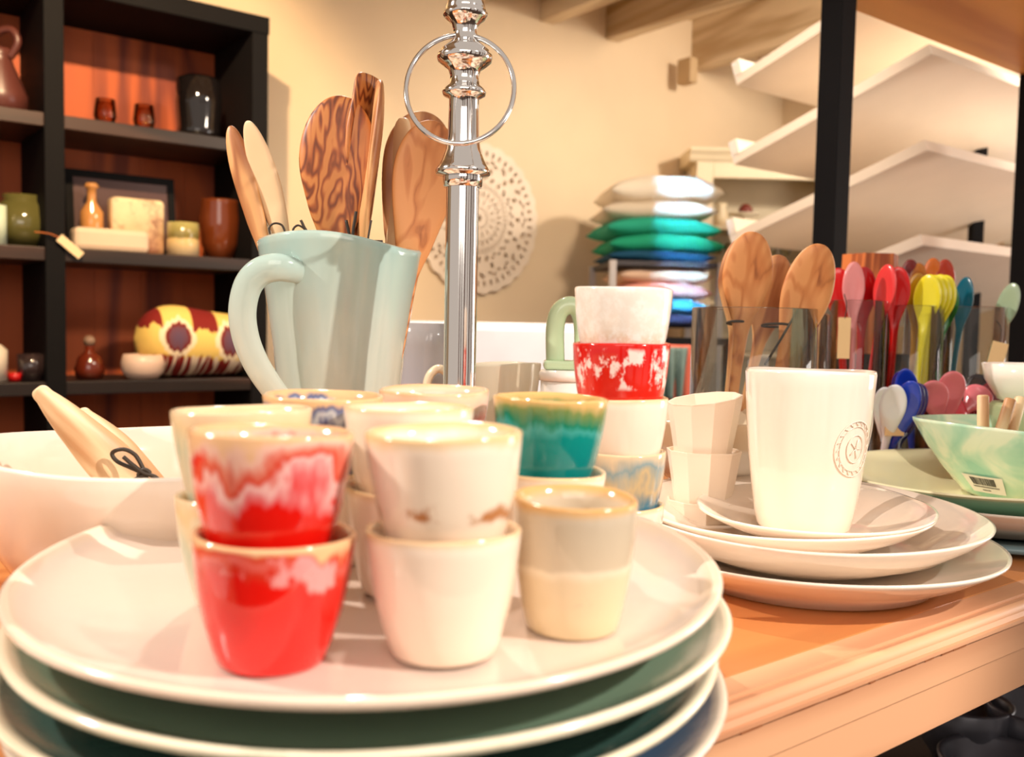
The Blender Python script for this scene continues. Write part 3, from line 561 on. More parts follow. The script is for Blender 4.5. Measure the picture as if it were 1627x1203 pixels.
# embossed emblem: rings, laurel dots and a small crown shape wrapped on the mug wall
eb = MB(); a0 = math.radians(-58); zc = .082
def onmug(s, z, off=.0006): r = mr(z)+off; a = a0+s/r; return (r*math.cos(a), r*math.sin(a), z)
for rad, tk in ((.0225, .0006), (.0180, .0004)):
    eb.tube([onmug(rad*math.cos(t), zc+rad*1.12*math.sin(t)) for t in [TAU*i/40 for i in range(40)]], tk, 6, closed=True, sub=1)
for i in range(20):
    t = TAU*i/20; eb.tube([onmug(.0187*math.cos(t), zc+.0187*1.12*math.sin(t)), onmug(.0216*math.cos(t+.12), zc+.0216*1.12*math.sin(t+.12))], .00045, 6)
eb.tube([onmug(.0105*math.cos(t), zc+.0125*math.sin(t)) for t in [TAU*i/24 for i in range(24)]], .0005, 6, closed=True, sub=1)
for i in range(5):
    t = TAU*i/5; eb.tube([onmug(0, zc), onmug(.007*math.cos(t), zc+.009*math.sin(t))], .0006, 6)
eb.build('emblem', Mm, mg)
# ------------------------------------------------------------ faceted white cups
FW = plain('faceted_porcelain', hx(246, 228, 206), .25, var=.02)
fl_ = ['top', 'middle', 'bottom']
for i in range(3):
    p = P(1124-(i*2), 600, .95)
    m_ = MB(); nn = 10; pr_ = [(0, .002), (.029, 0), (.0375, .05), (.0385, .054), (.036, .054), (.034, .0505), (0, .050)] if i < 2 else [(0, .002), (.029, 0), (.0375, .05), (.0385, .056), (.0360, .056), (.027, .008), (0, .006)]
    vs = [(r*math.cos(TAU*k/nn), r*math.sin(TAU*k/nn), z+(.006*math.cos(TAU*k/nn) if (i == 2 and z > .05) else 0)) for r, z in pr_ for k in range(nn)]
    m_.add(vs, [(j*nn+k, j*nn+(k+1) % nn, (j+1)*nn+(k+1) % nn, (j+1)*nn+k) for j in range(len(pr_)-1) for k in range(nn)]+[tuple(range(nn-1, -1, -1))], False)
    o = m_.build('faceted_cup', FW, None, .0006, (p.x, .95, .851+i*.0508)); o.rotation_euler = (0, 0, .2+i*.1)
    tag(o, 'white faceted cup, %s of the small stack left of the tall mug' % fl_[2-i], 'cup', 'stacked faceted cups')
# cream bowl behind them
lathe_obj('bowl', [(0, .003), (.045, .003), (.05, 0), (.06, .004), (.09, .03), (.11, .075), (.112, .078), (.108, .078), (.085, .035), (.05, .012), (0, .01)], M_cream, tuple(P(1135, 800, 1.10).xy)+(.90,), 'cream bowl behind the faceted white cups', 'bowl', n=56)
lathe_obj('ramekin', [(0, 0), (.06, 0), (.055, .048), (0, .048)], M_cream, tuple(P(1135, 800, 1.10).xy)+(.851,), 'upturned cream ramekin under the cream bowl', 'ramekin', n=40)
# ------------------------------------------------------------ glass jars with spoons
def jar(px, py, Y, r, label, name='glass_jar', z0=.8515, m=None, grp='clear glass jars', n=48, sq=False):
    c = P(px, py, Y); zt = c.z-z0
    o = MB().lathe([(0, 0), (r-.002, 0), (r, .003), (r, zt-.001), (r-.0013, zt), (r-.0026, zt-.001), (r-.0028, .012), (r-.006, .008), (0, .008)], n).build(name, m or M_glass, loc=(c.x, Y, z0))
    tag(o, label, 'jar', grp); return o
jar(1199, 490, 1.17, .077, 'wide clear glass jar holding two big olive wood spoons')
jar(1285, 499, 1.38, .030, 'narrow glass jar half hidden between the spoon jar and the red spoon jar')
jar(1361, 478, 1.42, .0455, 'glass jar with red and pink plastic spoons')
jar(1450, 486, 1.43, .0455, 'glass jar with yellow and green plastic spoons')
jar(1546, 488, 1.46, .0515, 'glass jar with pale grey spoon and paper tag at the right')
SP1 = [(0, .006, .004), (.4, .006, .005), (.6, .0085, .006), (.83, .0285, .009), (1, .001, .001)]
def bigspoon(A, B, label, m, sc=1.0, face=FACE, name='wooden_spoon', grp=None, prof=None, hollow=.006):
    o = utensil(name, A, B, face, [(t, a*sc, b*sc) for t, a, b in (prof or SP1)], m, hollow=hollow, headt=(.62, 1)); return tag(o, label, 'spoon' if 'spoon' in name else 'utensil', grp)
s1 = bigspoon(P(1148, 770, 1.16), P(1196, 368, 1.13), 'large olive wood spoon with upright oval head in the wide glass jar', W_olive2, 1.07)
s1b = bigspoon(P(1142, 775, 1.19), P(1188, 374, 1.165), 'olive wood spoon nested behind the upright oval one', W_tan, 1.07)
s2 = bigspoon(P(1190, 770, 1.16), P(1305, 388, 1.13), 'large olive wood spoon leaning right in the wide glass jar', W_olive2, 1.08, prof=[(0, .006, .004), (.4, .008, .005), (.55, .0125, .006), (.81, .0285, .009), (1, .001, .001)])
s2b = bigspoon(P(1150, 775, 1.20), P(1240, 405, 1.19), 'olive wood spoon tucked behind the leaning one', W_tan, .9)
for (x, y, s, rr) in ((1170, 513, s1, .011), (1232, 517, s2, .016)):
    c = P(x, y, 1.145); cord([(c.x+rr*math.cos(a), c.y+rr*math.sin(a), c.z-.002*math.sin(a)) for a in [TAU*i/10 for i in range(10)]], s, .0016, True)
cord([P(x, y, 1.125) for x, y in [(1268, 492), (1240, 540), (1215, 580)]], s2, .0015, name='cord_end')
# wooden sticks in the narrow jar
for i, (a, b, l) in enumerate([((1283, 640), (1312, 500), 'brown wooden stick leaning right in the narrow glass jar'), ((1275, 640), (1296, 508), 'brown wooden stick leaning behind the other in the narrow jar')]):
    tag(utensil('wooden_stick', P(*a, 1.375), P(*b, 1.37+.008*i), FACE, [(0, .005, .003), (.5, .007, .004), (1, .006, .003)], W_tan), l, 'stick')
def plastic(name, col): return plain(name, col, .18, var=.02, coat=.5)
PR, PPK, PY, PG, PB, PGR = plastic('red_plastic', hx(214, 14, 14)), plastic('pink_plastic', hx(240, 150, 150)), plastic('yellow_plastic', hx(226, 214, 40)), plastic('green_plastic', hx(30, 120, 40)), plastic('teal_plastic', hx(10, 90, 110)), plastic('grey_green_plastic', hx(150, 170, 140))
POL, PWH, PBL, PDB, PMA, PHP = plastic('mustard_plastic', hx(170, 120, 20)), plastic('white_plastic', hx(232, 232, 240)), plastic('blue_plastic', hx(20, 60, 190)), plastic('navy_plastic', hx(30, 14, 110)), plastic('maroon_plastic', hx(110, 10, 24)), plastic('rose_plastic', hx(226, 120, 130))
PS = [(0, .004, .003), (.5, .0045, .003), (.66, .006, .003), (.85, .0168, .005), (1, .0005, .001)]
def ps(A, B, YA, YB, m, label, sc=1.0, face=FACE, grp='plastic spoons', prof=None):
    return bigspoon(P(*A, YA), P(*B, YB), label, m, sc, face, 'plastic_spoon', grp, prof or PS, .005)
ps((1352, 690), (1357, 416), 1.39, 1.385, PPK, 'pale pink plastic spoon standing in front in the red spoon jar', 1.0)
ps((1345, 690), (1331, 426), 1.41, 1.41, PR, 'red plastic spoon at the left of the jar', 1.25, (-.2, -1, 0))
ps((1360, 690), (1374, 424), 1.44, 1.435, plastic('deep_red_plastic', hx(170, 8, 14)), 'deep red plastic spoon behind the pale pink one', 1.25)
ps((1368, 690), (1412, 420), 1.415, 1.40, plastic('coral_plastic', hx(226, 60, 60)), 'coral red plastic spoon seen half side on', 1.1, (-.8, -.6, 0))
ps((1408, 690), (1428, 424), 1.42, 1.40, PR, 'red plastic spoon leaning over the right rim of its jar', 1.15, (-.3, -1, 0))
ps((1442, 690), (1460, 434), 1.445, 1.44, POL, 'mustard plastic spoon behind the yellow ones', 1.05)
yl = ['frontmost', 'second', 'third', 'rear']
for i in range(4):
    ps((1446+i*4, 690), (1478+i*8.5, 436-i*0+(i % 2)*1), 1.41+i*.006, 1.40+i*.008, PY, 'yellow plastic spoon, %s of the nested yellow bunch' % yl[i], 1.25, (-.75, -.7, 0))
ps((1468, 690), (1508, 448), 1.445, 1.44, PG, 'green plastic spoon right of the yellow bunch', 1.15, (-.2, -1, 0))
ps((1500, 690), (1536, 440), 1.47, 1.46, PB, 'dark teal plastic spoon seen edge on', 1.0, (-.85, -.5, 0))
ps((1535, 690), (1612, 450), 1.47, 1.44, PGR, 'pale grey green plastic spoon leaning over the right rim', 1.0, (-.75, -.6, 0))
# paper tag on the right jar
c = P(1582, 575, 1.402)
t_ = empty('price_tag', c, 0, 'cream paper tag hanging on the right glass jar', 'tag')
MB().box((-.012, -.0006, -.03), (.012, .0006, .03)).build('paper', plain('tag_paper2', hx(240, 206, 150), .7), t_).rotation_euler = (0, .22, 0)
MB().tube([(.005, 0, .029), (.008, .004, .05), (.002, .008, .062)], .0008, 6).build('string', M_cord, t_)
c = P(1341, 535, 1.362)
t_ = empty('price_tag', c, 0, 'narrow cream paper tag hanging in front of the red spoon jar', 'tag')
MB().box((-.009, -.0006, -.032), (.009, .0006, .028)).build('paper', plain('tag_paper2', hx(240, 206, 150), .7), t_)
MB().tube([(.0, 0, .026), (.002, .0, .045), (0, .006, .062)], .0008, 6).build('string', M_cord, t_)
# wooden things at the back: block with grain and coloured spoon tips
c = P(1383, 405, 1.62)
o = MB().lathe([(0, 0), (.055, 0), (.048, .17), (.042, .17), (.04, .16), (0, .01)], 6).build('olive_wood_pot', wood('olive_pot', hx(214, 120, 58), hx(140, 60, 24), scale=30, seed=7, contrast=(.3, .95)), loc=(c.x, 1.62, c.z-.17)); tag(o, 'angular olive wood pot behind the red spoons', 'pot')
for q in o.data.polygons: q.use_smooth = False
o = MB().lathe([(0, 0), (.07, 0), (.07, .004), (0, .004)], 30).build('pot_riser', M_black, loc=(c.x, 1.62, .8515))
o.scale = (1, 1, (c.z-.17-.8517)/.004); tag(o, 'dark round riser under the olive wood pot', 'stand')
for i, (x, y, m, l) in enumerate([(1447, 412, 'maroon_tip', 'dark red'), (1460, 418, 'mustard_tip', 'ochre'), (1483, 410, 'orange_tip', 'orange'), (1502, 412, 'rust_tip', 'rust coloured')]):
    col = [hx(120, 20, 16), hx(190, 110, 20), hx(216, 110, 30), hx(180, 50, 16)][i]
    ps((x-4, 640), (x, y), 1.66, 1.66, plastic(m, col), '%s spoon tip in the back row behind the yellow spoons' % l, 1.1, grp='spoons in the back row')
jar(1478, 478, 1.66, .042, 'glass jar in the back row behind the yellow spoons')
# low glass with blue and white spoons
GY = 1.30
jar(1430, 660, GY, .040, 'low glass tumbler with blue and white spoons behind the ivory plates')
ps((1405, 730), (1404, 616), GY, 1.235, PWH, 'white plastic spoon leaning left in the low tumbler', 1.0, prof=[(0, .004, .003), (.3, .005, .003), (.45, .009, .004), (.78, .0155, .005), (1, .0005, .001)])
SB = [(0, .003, .002), (.04, .004, .003), (.35, .0055, .003), (.5, .0105, .004), (.76, .0170, .006), (1, .0005, .001)]
ps((1400, 740), (1425, 612), GY-.015, 1.225, PWH, 'white plastic spoon in front of the blue ones', 1.0, prof=SB, face=(-.5, -1, 0))
for i in range(3):
    ps((1404+i*3, 750), (1452+i*6, 606+i*2), GY-.01+i*.006, 1.225+i*.009, PDB if i else PBL, ['bright blue plastic spoon leaning right in the low tumbler', 'navy plastic spoon nested behind the bright blue one', 'navy plastic spoon rearmost of the right hand blue bunch'][i], 1.0, prof=SB, face=(-.5, -1, 0))
ps((1452, 742), (1438, 586), GY+.012, 1.262, PBL, 'bright blue plastic spoon, highest in the low tumbler', .95, prof=SB, face=(-.4, -1, 0))
ps((1456, 742), (1430, 590), GY+.02, 1.275, PDB, 'navy plastic spoon behind the highest bright blue one', .95, prof=SB, face=(-.6, -1, 0))
ps((1440, 742), (1474, 612), GY+.022, 1.26, PMA, 'maroon plastic spoon at the right of the blue bunch', .9, prof=SB, face=(-.6, -1, 0))
c = P(1421, 685, GY-.046)
tag(MB().box((-.013, -.0006, -.0065), (.013, .0006, .0065)).build('price_label', plain('label_tan', hx(240, 196, 150), .6), loc=c), 'small blank tan label on the front of the low tumbler', 'label')
# pink and maroon spoons lying in a dish
dc = P(1545, 700, 1.29)
lathe_obj('dish', [(0, .003), (.03, 0), (.034, .004), (.046, .09), (.048, .094), (.045, .094), (.03, .01), (0, .008)], glaze('rose_dish', [(0, hx(200, 90, 70)), (1, hx(220, 120, 90))], .07), (dc.x, 1.29, .8515), 'rose coloured dish holding the pink and maroon spoons', 'dish', n=48)
for i, (A, B, m, l, f) in enumerate([((1500, 700), (1478, 606), PHP, 'pink plastic spoon standing left in the dish', (-.3, -1, .2)), ((1505, 700), (1514, 590), PHP, 'pink plastic spoon standing upright in the dish', FACE), ((1520, 690), (1480, 628), PHP, 'small pink spoon lying over the dish rim', (-.2, -1, .5)),
        ((1560, 700), (1505, 634), plastic('crimson_plastic', hx(216, 40, 60)), 'crimson plastic spoon lying across the dish', (0, -1, .8)), ((1520, 670), (1566, 616), PHP, 'pink spoon leaning toward the maroon ones', (0, -1, 1)), ((1530, 690), (1594, 610), PMA, 'maroon plastic spoon leaning right in the dish', (0, -1, .6)), ((1520, 700), (1575, 630), PMA, 'maroon plastic spoon nearest in the dish', (0, -1, .6)), ((1600, 690), (1545, 596), plastic('dark_plastic', hx(30, 14, 14)), 'near black plastic spoon behind the pink ones', FACE)]):
    ps(A, B, 1.285+.003*i, 1.25+.012*i, m, l, 1.15, f, prof=SB, grp='spoons in the dish')
# ------------------------------------------------------------ green bowl and plates at right edge
gp = (.5542, 1.0817)
lathe_obj('serving_plate', [(0, .004), (.09, .004), (.093, 0), (.10, 0), (.105, .006), (.15, .02), (.168, .034), (.1695, .037), (.166, .037), (.145, .026), (.1, .014), (0, .012)], Wm, (gp[0]+.006, gp[1]-.004, .862), 'white plate under the green rimmed plate at the right edge', 'plate', n=80)
lathe_obj('serving_plate', [(0, .004), (.09, .004), (.092, 0), (.098, 0), (.1, .009), (.135, .012), (.15, .012), (.15, .006), (0, .005)], plain('grey_blue_glaze', hx(120, 150, 158), .2), (gp[0]+.004, gp[1]-.004, .851), 'blue grey plate at the bottom of the right edge pile', 'plate', n=80)
GG = glaze('celadon_plate', [(0, hx(96, 160, 130)), (.90, hx(120, 172, 140)), (.975, hx(216, 204, 160)), (1, hx(250, 240, 200))], .046, .05)
gpl = empty('celadon_plate', (gp[0], gp[1], .8745), 0, 'celadon glazed shallow dish with cream inside under the green bowl', 'dish', rot=tiltrot(.025, .0168))
MB().lathe([(0, .004), (.085, .004), (.088, 0), (.095, 0), (.10, .006), (.145, .024), (.169, .041), (.1705, .0445)], 80, cap=False).build('underside', GG, gpl)
MB().lathe([(.1705, .0445), (.1695, .0465), (.166, .0455), (.14, .030), (.1, .018), (0, .015)], 80, cap=False).build('inside', plain('butter_glaze', hx(250, 242, 200), .15, var=.03), gpl)
CE = NT('celadon'); n_ = CE.noise(CE.coord(), 16, 3, .5, 1.0)
CE = CE.set(.14, 0, CE.ramp(n_, [(.35, hx(150, 206, 176)), (.5, hx(186, 222, 190)), (.62, hx(224, 236, 204))]), .4)
gb = empty('green_bowl', (.607, 1.085, .8908), 0, 'faceted pale green bowl with barcode sticker holding wooden sticks', 'bowl')
m_ = MB(); nn = 64; pr_ = [(0, .002), (.062, 0), (.070, .004), (.094, .03), (.117, .06), (.130, .083), (.1305, .086), (.127, .087), (.112, .062), (.088, .034), (.06, .010), (0, .008)]
vs = []
for r, z in pr_:
    for k in range(nn):
        a = TAU*k/nn; rr = r*(1-.03*abs(math.sin(a*2.5+.7+z*9))*min(1, z*18)); vs.append((rr*math.cos(a), rr*math.sin(a), z+.003*math.sin(a*2+1)*(z/.09)))
m_.add(vs, [(j*nn+k, j*nn+(k+1) % nn, (j+1)*nn+(k+1) % nn, (j+1)*nn+k) for j in range(len(pr_)-1) for k in range(nn)]+[tuple(range(nn-1, -1, -1))])
m_.build('body', CE, gb)
# sticker with barcode, laid on the bowl wall
stc = P(1560, 776, 1.0); 
aS = math.atan2(stc.y-1.085-.0, stc.x-.607); 
def gbp(s, z, off):       # s along the wall, z height
    for (a_, b_) in zip(pr_[2:7], pr_[3:7]):
        if a_[1] <= z <= b_[1]: r = a_[0]+(b_[0]-a_[0])*(z-a_[1])/(b_[1]-a_[1]); break
    else: r = .09
    an = math.radians(-149)+s/.1; return ((r+off)*math.cos(an), (r+off)*math.sin(an), z)
def patch(s0, s1, z0, z1, off, mb, n=8):
    b = []; 
    for j in range(3):
        for i in range(n+1): b.append(gbp(s0+(s1-s0)*i/n, z0+(z1-z0)*j/2, off))
    mb.add(b, [(j*(n+1)+i, j*(n+1)+i+1, (j+1)*(n+1)+i+1, (j+1)*(n+1)+i) for j in range(2) for i in range(n)], False)
sk = MB(); patch(-.026, .026, .009, .030, .0006, sk); st = sk.build('sticker', plain('sticker_paper', hx(240, 232, 216), .5), gb)
bm_ = MB(); R = random.Random(7); s = -.016
while s < .016:
    w_ = R.choice([.0005, .0009, .0013]); patch(s, s+w_, .0185, .0275, .0010, bm_, 1); s += w_+R.choice([.0005, .0008])
s = -.018
while s < .018:
    patch(s, s+.0010, .0155, .0172, .0010, bm_, 1); s += .0018
s = -.006
while s < .006:
    patch(s, s+.0010, .0118, .0132, .0010, bm_, 1); s += .0018
bm_.build('barcode', plain('ink', (.01, .01, .01), .6), st)
for i, (a, b, r_) in enumerate([((1562, 740), (1562, 628), .0065), ((1572, 740), (1606, 634), .0065), ((1592, 740), (1622, 632), .0065)]):
    A = P(a[0], a[1], 1.06); B = P(b[0], b[1], 1.06+.01*i); k = (B-A)
    o = MB().tube([A, A+k*.5, B-k*.02, B], [r_, r_, r_, r_*.8], 14, sub=1).build('wooden_stick', W_light)
    tag(o, 'pale wooden stick in the green bowl, ' + ['the upright one', 'the left of the two leaning ones', 'the right of the two leaning ones'][i], 'stick', 'sticks in the green bowl')
c = P(1640, 610, 1.2)
lathe_obj('bowl', [(0, .003), (.03, 0), (.04, .004), (.056, .03), (.06, .05), (.058, .05), (.05, .03), (.03, .01), (0, .008)], M_white, (c.x, 1.2, P(1640, 640, 1.2).z), 'small white bowl stacked at the right frame edge above the green bowl', 'bowl', n=48)
lathe_obj('storage_jar', [(0, 0), (.05, 0), (.05, .08), (.046, .085), (0, .085)], plain('dull_green_jar', hx(150, 160, 120), .3), (c.x, 1.2, P(1640, 640, 1.2).z-.0855), 'dull green jar under the small white bowl at right', 'jar').scale = (1, 1, 1)
lathe_obj('storage_jar', [(0, 0), (.052, 0), (.052, .08), (0, .08)], plain('dull_green_jar', hx(150, 160, 120), .3), (c.x, 1.2, .8515), 'lower green jar hidden behind the green bowl', 'jar').scale = (1, 1, (P(1640, 640, 1.2).z-.0855-.852)/.08)
# ------------------------------------------------------------ middle background ceramics on the table
bx = P(895, 588, 1.08)
def rbox(name, x0, x1, y0, y1, Y, d, m, label, cat, zb=None, bevel=.006, rz=0):
    a = P(x0, y0, Y); b = P(x1, y1, Y); z0 = zb if zb is not None else b.z
    o = MB().box((-(b.x-a.x)/2, 0, 0), ((b.x-a.x)/2, d, a.z-z0)).build(name, m, None, bevel, ((a.x+b.x)/2, Y, z0)); o.rotation_euler = (0, 0, rz)
    return tag(o, label, cat) if label else o
cn = empty('canister', (P(906, 600, 1.02).x, 1.02, .8515), 0, 'white lidded canister behind the tall cup stack', 'canister')
zt = P(906, 588, 1.02).z-.8515
MB().lathe([(0, 0), (.030, 0), (.0315, .004), (.0325, zt-.012), (0, zt-.012)], 40).build('body', M_white, cn)
MB().lathe([(0, zt-.0115), (.034, zt-.0115), (.0345, zt-.003), (.032, zt), (0, zt)], 40).build('lid', M_white, cn)
gv = empty('celadon_holder', (P(902, 600, 1.02).x, 1.02, .8515+zt+.0005), 0, 'pale green ceramic holder with arched slot standing on the white canister', 'holder')
gm = plain('celadon_pale', hx(188, 208, 168), .15, coat=.3)
MB().box((-.027, -.016, 0), (.027, .016, .010)).build('base', gm, gv, .003)
MB().tube([(-.014, 0, .008), (-.015, 0, .045), (-.010, 0, .064), (.002, 0, .070), (.012, 0, .062), (.016, 0, .04), (.016, 0, .008)], .0085, 12, flat=1.2).build('arch', gm, gv)
mgb = empty('large_mug', (P(785, 600, 1.12).x, 1.12, .8515), 0, 'large grey and cream mug behind the metal pole, handle to the left', 'mug')
zt = P(785, 577, 1.12).z-.8515; gm2 = glaze('grey_cream_mug', [(0, hx(190, 176, 146)), (.6, hx(196, 184, 156)), (1, hx(226, 214, 190))], .19, .5, 22, .3, seed=4)
MB().lathe([(0, .003), (.036, 0), (.040, .004), (.046, zt*.5), (.0565, zt-.002), (.056, zt), (.0525, zt-.001), (.042, zt*.5), (.036, .01), (0, .008)], 56, .006, .003, 3).build('body', gm2, mgb)
MB().tube([(-.048, 0, zt-.02), (-.066, 0, zt-.008), (-.079, 0, zt-.02), (-.081, 0, zt-.05), (-.07, 0, zt-.085), (-.046, 0, zt-.10)], .0052, 12, flat=1.4, up=Vector((0, 1, 0))).build('handle', plain('cream_handle', hx(240, 222, 190), .2), mgb)
lathe_obj('grey_jug', [(0, 0), (.045, 0), (.05, .03), (.054, .12), (.05, .2), (.056, .228), (.053, .228), (.047, .2), (.048, .02), (0, .01)], glaze('slate_jug', [(0, hx(150, 150, 160)), (.5, hx(172, 172, 180)), (1, hx(180, 176, 176))], .23, .4, 20, .4), tuple(P(678, 600, 1.2).xy)+(.8515,), 'tall blue grey jug between the pitcher and the metal pole', 'jug', n=48).scale = (.8, .8, 1)
# white-cloth counter far behind
cc = empty('counter', tuple(P(770, 600, 2.3).xy)+(0,), TH*.0, 'white cloth covered counter in front of the plaster wall', 'counter')
clothm = plain('white_cloth', hx(250, 244, 244), .8, bump=.4, bs=5)
MB().box((-.34, -.02, .0), (.34, .35, P(770, 512, 2.3).z)).build('cloth', clothm, cc, .02)
lathe_obj('white_bowl', [(0, 0), (.075, 0), (.09, .04), (.1, .1), (.096, .1), (.085, .04), (0, .01)], plain('linen_white', hx(244, 226, 206), .7), tuple(P(860, 600, 1.22).xy)+(.8515,), 'round white bowl partly seen behind the white canister', 'bowl')
# ------------------------------------------------------------ cushions on their rack
def pillow(px, py, Y, wpx, hpx, m, label, seed, rz=0.1, dep=.40, grp='stacked cushions on the rack'):
    c = P(px, py, Y+dep/2*0); w_ = wpx/F*Y/2; h_ = hpx/F*Y/2*.95; N = 22; vs = []; R = random.Random(seed); ph = R.uniform(0, 6)
    for sgn in (1, -1):
        for i in range(N+1):
            for j in range(N+1):
                x = i/N*2-1; y = j/N*2-1
                e = max(0, (1-x**4)*(1-y**4))**.55
                sx = 1-.07*(1-abs(y)**2)*abs(x)**3; sy = 1-.07*(1-abs(x)**2)*abs(y)**3
                wz = .10*math.sin(3*x+ph)*(1-e*.5)+.06*math.sin(9*x+5*y+ph)*e
                vs.append((x*sx*w_, y*sy*dep/2, sgn*e*h_+wz*h_-.25*abs(x)**2*h_))
    Q = (N+1)**2; fs = []
    for i in range(N):
        for j in range(N):
            a = i*(N+1)+j; fs.append((a, a+1, a+N+2, a+N+1)); fs.append((Q+a, Q+a+N+1, Q+a+N+2, Q+a+1))
    o = MB().add(vs, fs).build('cushion', m, loc=c); o.rotation_euler = (0, 0, rz)
    bm = bmesh.new(); bm.from_mesh(o.data); bmesh.ops.remove_doubles(bm, verts=bm.verts, dist=.0005); bmesh.ops.recalc_face_normals(bm, faces=bm.faces); bm.to_mesh(o.data); bm.free()
    return tag(o, label, 'cushion', grp)
CY = 3.65
fab = lambda n, c: plain(n, c, .85, var=.05, scale=5, bump=.3, bs=40)
pillow(1043, 308, CY, 176, 46, fab('fabric_white', hx(240, 228, 205)), 'white cushion topping the pile on the rack', 1)
pillow(1034, 340, CY, 178, 34, fab('fabric_sand', hx(214, 200, 176)), 'sand coloured cushion, second from the top', 2, .05)
pillow(1035, 366, CY, 182, 34, fab('fabric_teal', hx(26, 160, 128)), 'teal cushion, third from the top of the pile', 3, .14)
pillow(1042, 391, CY, 182, 34, fab('fabric_turquoise', hx(10, 150, 110)), 'turquoise cushion, fourth from the top of the pile', 4)
pillow(1036, 411, CY, 168, 22, fab('fabric_petrol', hx(0, 70, 100)), 'petrol blue cushion lying directly on the rack top', 5, .06)
rk = empty('wire_rack', P(1038, 420, CY)*1.0, .1, 'grey metal rack holding the folded cushions', 'rack'); rk.location.z = 0
zt = P(1038, 421, CY).z; hw = 82/F*CY; RM = plain('grey_metal', hx(196, 190, 186), .4, .3)
for sx in (-1, 0, 1):
    for sy in (-1, 1): MB().box((sx*hw-.012, sy*.2-.012, 0), (sx*hw+.012, sy*.2+.012, zt)).build('upright', RM if sx else M_black, rk) if (sx or sy > 0) else None
for z in (zt-.02, zt-.33, zt-.66, .1): MB().box((-hw, -.21, z), (hw, .21, z+.02)).build('shelf', plain('rack_dark', hx(60, 56, 60), .5), rk, .003)
pillow(1040, 440, CY, 146, 30, fab('fabric_peach', hx(226, 190, 160)), 'peach cushion on the upper rack shelf, upper of two', 6, grp='cushions on the rack shelf')
pillow(1040, 463, CY, 146, 30, fab('fabric_pink', hx(232, 166, 150)), 'pink cushion under the peach one', 7, grp='cushions on the rack shelf')
pillow(1040, 487, CY, 142, 26, fab('fabric_sky', hx(70, 160, 190)), 'sky blue cushion under the pink one', 8, grp='cushions on the rack shelf')
pillow(1040, 508, CY, 142, 24, fab('fabric_navy', hx(40, 42, 66)), 'navy cushion lowest on the upper rack part', 9, grp='cushions on the rack shelf')
lamp('AREA', P(1082, 380, CY)+Vector((-.25, -2.1, .95)), P(1082, 380, CY), 1.4, (.30, .62, 1), .17, sy=.8, spread=3)  # narrow blue daylight beam across the cushions, from an unseen skylight
# coral and grey cloths behind the cups, right of the stack
def drape(px, py, Y, w_, h_, m, label, seed):
    R = random.Random(seed); N = 16; vs = []; c = P(px, py, Y)
    for i in range(N+1):
        for j in range(N+1):
            x = (i/N-.5)*w_; z = -(j/N)*h_; vs.append((x*(1-.25*j/N), .02*math.sin(i*1.1+seed)*(.4+j/N), z-.02*math.sin(i/N*PI)*0))
    o = MB().add(vs, [(i*(N+1)+j, i*(N+1)+j+1, (i+1)*(N+1)+j+1, (i+1)*(N+1)+j) for i in range(N) for j in range(N)]).build('folded_throw', m, loc=c)
    sd = o.modifiers.new('thick', 'SOLIDIFY'); sd.thickness = .008; return tag(o, label, 'throw', None)
st_ = empty('clothes_stand', (P(1085, 560, 2.6).x, 2.6, 0), .3, 'dark stand hung with throws behind the glass jar', 'stand')
zt = P(1085, 548, 2.6).z
MB().box((-.14, -.01, zt), (.14, .01, zt+.02)).build('rail', M_black, st_)
for s in (-1, 1):
    MB().box((s*.14-.01, -.01, 0), (s*.14+.01, .01, zt+.02)).build('upright', M_black, st_); MB().box((s*.14-.012, -.15, 0), (s*.14+.012, .15, .02)).build('foot', M_black, st_)
drape(1086, 548, 2.57, .12, .17, fab('fabric_coral', hx(214, 108, 84)), 'coral throw hanging behind the tall cup stack', 1)
drape(1068, 552, 2.53, .09, .14, fab('fabric_sage', hx(110, 130, 120)), 'sage green throw hanging beside the coral one', 2)
# ------------------------------------------------------------ white hutch in the corner
HY = 4.15; hl = P(1108, 240, HY); hr = P(1400, 240, HY)
hu = empty('hutch', (hl.x, HY, 0), .03, 'cream painted hutch with cornice and glassware in the room corner', 'cabinet')
HW = .74; HT = P(1108, 236, HY).z; HM = plain('cream_paint', hx(236, 218, 184), .55, var=.03)
MB().box((0, 0, .0), (.075, .03, HT-.04)).build('stile', HM, hu, .003); MB().box((HW-.075, 0, 0), (HW, .03, HT-.04)).build('stile', HM, hu, .003)
MB().box((.075, 0, HT-.125), (HW-.075, .03, HT-.04)).build('top_rail', HM, hu, .003)
cp = [(0.05, HT-.06), (-.005, HT-.055), (-.012, HT-.045), (-.018, HT-.03), (-.03, HT-.015), (-.034, HT-.01), (-.034, HT), (.28, HT), (.28, HT-.06)]
MB().extrude(cp, -.035, HW+.035, lambda t, p: (t, p[0], p[1])).build('cornice', HM, hu)
MB().box((0, .27, 0), (HW, .285, HT-.04)).build('back_panel', plain('hutch_back', hx(206, 190, 160), .7), hu)
for x in (0, HW-.02): MB().box((x, .03, 0), (x+.02, .27, HT-.04)).build('side_panel', HM, hu)
HZ = [P(1150, y, HY).z for y in (358, 418, 478, 560)]
for z in HZ: MB().box((.021, .005, z-.018), (HW-.021, .27, z)).build('shelf', HM, hu, .002)
gw = glass('glassware', (.9, .88, .8), 1.0)
gobl = None; lg = ['leftmost', 'second', 'third', 'fourth', 'fifth', 'sixth']
